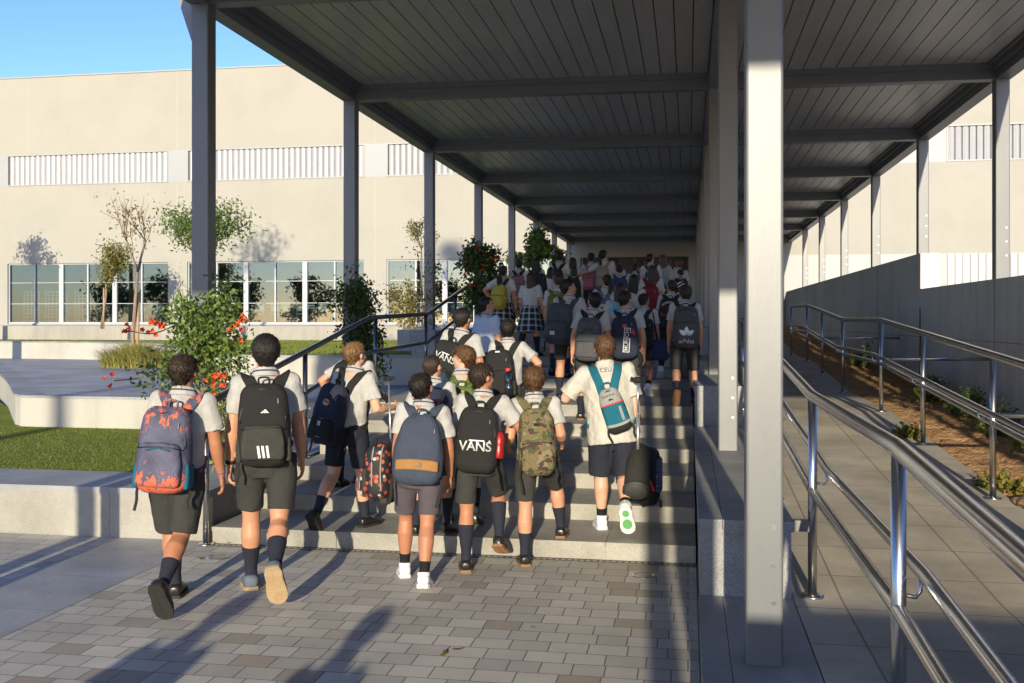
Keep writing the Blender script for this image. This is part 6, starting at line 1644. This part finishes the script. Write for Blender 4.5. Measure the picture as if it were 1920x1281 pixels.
K = mid('boy in white sneakers with one-strap dark bag right of the navy backpack', 1205, 12.45, 549, 28, hair=('short', 'black'), skin='tan', lvl=.768, voxel=.0105, shoes='sneaker', socks=.3, yaw=-8, legs=((6, 5, 0), (-3, 30, -40)), support='L', tuck=False)
backpack(K, 'narrow black backpack worn low by the boy in white sneakers', .24, .40, .13, .08, P_BLACK, seed=19, n=10, dx=.05)
p = at(1236, 655, 12.3); sb_ = empty('sports_bag', (p.x, p.y, p.z - .14), label='soft blue drawstring bag hanging right of the boy in white sneakers', cat='bag')
mb = MB(); mb.rbox((0, 0, .13), (.13, .07, .13), .06, 8, lambda q: V(q.x * (1 - .3 * (q.z > .05)), q.y, q.z)); me = mb.mesh('x'); wrinkle(me, .008, 3, 20); link_mesh('bag_body', me, P_DBLUE, sb_, True)
MB().tube(spline([V(-.02, 0, .25), V(-.05, .0, .42), V(-.08, .03, .6)], 4), .008, 6).build('cord', P_BLACK, sb_, True)
K = mid('brown-haired boy nearest the plinth with grey trefoil backpack', 1284, 11.1, 533, 29, hair=('thick', 'dark'), skin='mid', lvl=.768, voxel=.010, yaw=4, legs=((-6, 40, -58), (7, 4, 0)), support='R', arms=((0, 9, 10), (2, 9, 16)), shoes='brown', socks=.4, frac=.98, head=(12, 0, 0))
e, sf, dm = backpack(K, 'grey backpack with white trefoil and adidas lettering', .29, .46, .15, .13, P_GREY, seed=20, n=14, pocket=.56, pdepth=.025, smat=P_BLACK)
print_on(e, sf, text_mesh('adidas', .068, .008), TR(0, .055), P_WHITE, 'lettering')
tf = MB(); leaf_shape(tf, 0, -.018, .095, .026, 0); leaf_shape(tf, -.008, -.022, .092, .025, -52); leaf_shape(tf, .008, -.022, .092, .025, 52)
print_on(e, sf, tf, TR(0, .145), P_WHITE, 'trefoil')
print_on(e, sf, bars([(-.06 + .004 * k, .06 - .004 * k, -.008 - .011 * k, -.0045 - .011 * k, 0) for k in range(4)]), TR(0, .145), P_GREY, 'trefoil_stripes').location.y = -.001
MB().tube([V(x, -.155, .395 + .018 * math.cos(x * 22)) for x in np.linspace(-.1, .1, 13)], .0045, 6).build('zip', P_ZIP, e, True)
K = mid('boy in white sneaker with black and red backpack behind the trefoil one', 1256, 13.9, 524, 30, hair=('short', 'black'), skin='tan', lvl=.896, shoes='sneaker', socks=.5, legs=((-5, 30, -40), (6, 5, 0)), support='R', bottom='navy')
e, sf, dm = backpack(K, 'black backpack with red patches and arched white lettering', .30, .46, .15, .13, P_BLACK, P_BLACK, seed=21, n=10, pocket=.4, pdepth=.03)
mb = MB()
for k in range(9):
    t = (k - 4) * .2; mb.add([(math.sin(t) * .13 + dx * .011, math.cos(t) * .13 - .13 + dy * .016, 0) for dx, dy in ((-1, -1), (1, -1), (1, 1), (-1, 1))], [(0, 1, 2, 3)])
print_on(e, sf, mb, TR(0, .39), P_LGREY, 'arched_print'); print_on(e, sf, bars([(-.11, .11, -.02, .025, .3)]), TR(0, .22), P_REDP, 'red_patch'); print_on(e, sf, disc(.05, .04), TR(.01, .31), P_MAROON, 'emblem')
# --- girls and far students
K = mid('girl with long dark hair and a plain red backpack', 1222, 15.1, 496, 31, hair=('long', 'dark'), skin='mid', bottom='skirt')
backpack(K, 'plain dark red backpack under long dark hair', .30, .44, .15, .10, P_RED, seed=22, n=10, pocket=0)
K = mid('girl with long black hair just left of the red backpack', 1184, 14.5, 513, 33, hair=('long', 'black'), skin='mid', bottom='skirt')
K = mid('student with shoulder-length dark hair and light blue strap behind the navy backpack', 1166, 12.7, 530, 34, hair=('bob', 'dark'), skin='mid', lvl=.768)
backpack(K, 'light blue backpack partly hidden behind the navy lettered one', .26, .40, .13, .13, P_LBLUE, seed=23, n=8, dx=-.06)
K = mid('girl with dark ponytail and a denim blue and cream backpack', 1131, 14.2, 514, 35, hair=('pony', 'black'), skin='mid', bottom='skirt', lvl=.96)
e, sf, dm = backpack(K, 'denim blue backpack with a cream band and small dark tag', .28, .42, .14, .10, P_DENIM, P_DENIM, seed=24, n=10, pocket=.4)
mb = MB(); mb.rbox((0, -.145, .25), (.115, .02, .06), .015, 6, lambda q: V(q.x, q.y + 1.2 * q.x * q.x, q.z)); mb.build('cream_band', P_CREAM, e, True)
mb = MB(); mb.box(-.018, .018, -.172, -.166, .24, .262); mb.build('tag', P_BLACK, e)
K = mid('boy with dark maroon and navy backpack beside the denim backpack', 1160, 16.2, 495, 36, hair=('short', 'black'), skin='mid')
backpack(K, 'navy and maroon backpack in the shade of the canopy', .30, .44, .14, .12, P_DBLUE, P_MAROON, seed=25, n=10)
K = mid('girl in plaid skirt and long dark hair walking without backpack', 994, 15.4, 510, 37, hair=('long', 'dark'), skin='mid', bottom='skirt', socks=.8, lvl=1.152, legs=((-5, 30, -40), (7, 4, 0)), support='R', arms=((8, 14, 30), (2, 10, 20)), tuck=True)
K = mid('taller girl with very long black hair beside the girl in plaid skirt', 1005, 16.9, 484, 38, hair=('long', 'black'), skin='mid', bottom='skirt', socks=.8, arms=((8, 10, 40), (2, 12, 60)))
backpack(K, 'black bag half hidden under very long black hair', .26, .42, .12, .10, P_BLACK, seed=26, n=8, dx=.08)
K = mid('girl with dark ponytail, hands on hips and yellow backpack, near left columns', 942, 15.9, 497, 39, hair=('pony', 'dark'), skin='mid', bottom='skirt', socks=.8, arms=({'el': (-.13, -.02, -.10), 'wr': (-.08, .05, -.19)}, (2, 9, 14)), yaw=-10, lvl=1.2, voxel=.011)
e, sf, dm = backpack(K, 'mustard yellow backpack with black straps', .27, .40, .14, .11, P_YEL, seed=27, n=12, smat=P_BLACK, strap_x=.06)
K = mid('student with dusty pink backpack beside the fifth left column', 973, 20.5, 487, 40, hair=('short', 'dark'), skin='mid', bottom='skirt', socks=.8)
backpack(K, 'dusty pink backpack with dark straps, far left', .30, .42, .14, .11, P_DPINK, seed=28, n=8, smat=P_BLACK)
FARS = (
 ('boy with black backpack standing highest at the left of the crowd', 1047, 20.5, 471, 41, ('short', 'black'), 'shorts', (P_BLACK, 'all black backpack high up in the crowd, left', 0)),
 ('girl with short dark bob between black and pink backpacks', 1073, 22.0, 482, 42, ('bob', 'dark'), 'skirt', None),
 ('girl with wavy dark hair holding a phone to her right', 1077, 18.3, 499, 43, ('bob', 'black'), 'skirt', (P_BLACK, 'thin black backpack on the girl with wavy hair', 0)),
 ('boy in CEU lettered shirt with a pink backpack on one shoulder', 1109, 21.0, 473, 44, ('short', 'black'), 'shorts', (P_PINK, 'pink backpack with wide pink straps', 0)),
 ('tallest girl with ponytail and beige backpack at back of crowd', 1135, 20.2, 468, 45, ('pony', 'black'), 'skirt', (P_BEIGE, 'beige backpack with flap on the tallest girl', 1)),
 ('dark-haired student nearest the doorway centre', 1157, 25.0, 486, 46, ('bob', 'dark'), 'skirt', None),
 ('small student glimpsed in the doorway gap', 1192, 24.0, 494, 47, ('short', 'dark'), 'shorts', None),
 ('student with collar stripe and dark camouflage bag left of the blue backpack', 1205, 20.4, 487, 48, ('short', 'dark'), 'shorts', (P_GREY, 'grey-brown backpack low in the far crowd', 0)),
 ('tall boy looking right with a dark blue backpack at back right', 1223, 19.2, 475, 49, ('short', 'black'), 'shorts', (P_DBLUE, 'dark blue backpack on the tall boy looking right', 0)),
 ('girl with straight brown hair at the back right', 1240, 21.5, 477, 50, ('long', 'brown'), 'skirt', None),
 ('girl with tied dark hair and black straps at the back right', 1253, 22.0, 481, 52, ('pony', 'dark'), 'skirt', (P_BLACK, 'black backpack between two girls, back right', 0)),
 ('boy with tousled brown hair highest at the right end', 1270, 20.6, 485, 53, ('thick', 'brown'), 'shorts', None),
 ('boy with black and white striped backpack at the right end', 1275, 17.3, 504, 54, ('short', 'black'), 'shorts', (P_BLACK, 'black backpack with white diagonal stripes', 0)),
 ('student hidden behind the olive backpack in left of crowd', 1030, 18.2, 500, 56, ('long', 'black'), 'skirt', None),
)
for lb, px, z, yt, sd, hr, bt, pk in FARS:
    kw = {}
    if sd == 45: kw['arms'] = ({'el': (-.14, .06, -.08), 'wr': (-.26, .12, -.10)}, (4, 8, 20))
    if sd == 49: kw['head'] = (-40, -4, 0)
    K = mid(lb, px, z, yt, sd, hair=hr, bottom=bt, voxel=.015, skin=('mid', 'fair', 'tan')[sd % 3], **kw)
    if pk:
        e, sf, dm = backpack(K, pk[1], .29, .43, .14, .12, pk[0], seed=sd, n=8, flap=pk[0] if pk[2] else None)
        if sd == 54: print_on(e, sf, bars([(-.10, .10, -.10 + .05 * k, -.08 + .05 * k, .0) for k in range(5)]), TR(0, .24, 30), P_WHITE, 'stripes')
    if sd == 44:
        me = text_mesh('CEU', .055); me.transform(K.T @ Matrix.Translation(V(0, -.2, .28 * K.H)) @ Matrix.Rotation(R(90), 4, 'X')); drape(me, K.shirt.data); link_mesh('lettering', me, M_STRIPE, K.shirt)
# ---- students following behind the photographer (their shadows cross the foreground)
def copy_tree(o, parent=None):
    c = o.copy(); COL.objects.link(c); c.parent = parent
    if parent is not None: c.matrix_parent_inverse = o.matrix_parent_inverse.copy()
    for ch in o.children: copy_tree(ch, c)
    return c
by = {o_['label'][:14]: o_ for o_ in COL.objects if o_.get('category') == 'person'}
for key, x, y, rz, lb in (('boy at far lef', -2.35, -1.0, 8, 'boy following out of the frame whose shadow falls by the leftmost boy'), ('boy with camou', -1.42, -0.7, -4, 'boy following out of the frame whose shadow crosses the middle pavers'), ('boy with white', -2.75, -2.6, 3, 'boy following out of the frame whose shadow reaches the lower left pavers')):
    q = copy_tree(by[key]); q.location = (x, y, 0); q.rotation_euler = (0, 0, R(rz)); q['label'] = lb
# ================================================================== furniture behind the windows
M_CHAIR = pm('white_plastic', (.72, .72, .70), rough=.45); M_TUBE = pm('grey_tube', (.62, .62, .62), rough=.4, metal=.1)
def cafe_chair(loc, rz, label):
    e = empty('cafe_chair', loc, rz, label, 'chair', 'white chairs behind the school windows')
    mb = MB(); mb.rbox((0, 0, .46), (.2, .2, .014), .012, 6, lambda q: V(q.x, q.y, q.z - .03 * (q.y / .2) ** 2)); mb.build('seat', M_CHAIR, e, True)
    mb = MB(); mb.rbox((0, .2, .70), (.2, .014, .15), .012, 6, lambda q: V(q.x, q.y + .05 * (q.z / .15) * .5 - .04 * (q.x / .2) ** 2, q.z)); mb.build('backrest', M_CHAIR, e, True)
    for sx in (-1, 1):
        MB().tube([(sx * .17, .19, .56), (sx * .17, .17, .45), (sx * .2, .22, 0)], .011, 6).build('leg', M_TUBE, e, True)
        MB().tube([(sx * .17, -.15, .45), (sx * .2, -.2, 0)], .011, 6).build('leg', M_TUBE, e, True)
def cafe_table(loc, label):
    e = empty('cafe_table', loc, 0, label, 'table', 'tables behind the school windows')
    mb = MB(); mb.rbox((0, 0, .745), (.6, .4, .016), .01, 4); mb.build('tabletop', M_CHAIR, e)
    for sx in (-1, 1):
        for sy in (-1, 1): MB().tube([(sx * .55, sy * .35, .73), (sx * .55, sy * .35, 0)], .02, 8).build('leg', M_TUBE, e, True)
places = [('left window', fx(262)), ('third left window', fx(300)), ('window behind the red flowers', fx(490)), ('window left of the second column', fx(540)), ('window beside the hanging vine', fx(610)), ('window by the sparse vine', fx(840)), ('window right of the third column', fx(765))]
for i, (w_, x) in enumerate(places):
    y = FY + 1.0
    cafe_table((x, y + .35, 1.521), 'white-topped cafe table in the %s' % w_)
    cafe_chair((x - .35, y - .25, 1.521), R(188), 'white chair turned to the glass in the %s' % w_)
    cafe_chair((x + .32, y - .2, 1.521), R(168), 'white chair right of the table in the %s' % w_)
    cafe_chair((x + .1, y + 1.0, 1.521), R(5), 'white chair behind the table in the %s' % w_)
for i, px in enumerate((45, 85, 142)):
    x = fx(px); e = empty('tray_rack', (x, FY + .75, 1.521), 0, 'tall metal wire rack inside the %s pane of leftmost window' % ('first', 'second', 'third')[i], 'rack', 'wire racks behind the leftmost window')
    mb = MB()
    for sx in np.linspace(-.36, .36, 5):
        for sy in (-.25, .25): mb.tube([(sx, sy, .05), (sx, sy, 1.45)], .018, 6)
    mb.build('upright', M_TUBE, e, True)
    mb = MB()
    for z_ in np.linspace(.15, 1.4, 9): mb.box(-.37, .37, -.26, .26, z_, z_ + .014)
    mb.build('shelf', M_TUBE, e)
    for sx in (-.32, .32): MB().tube([(sx - .012, -.24, .03), (sx + .012, -.24, .03)], .03, 10).build('castor', M_SOLEB, e, True)
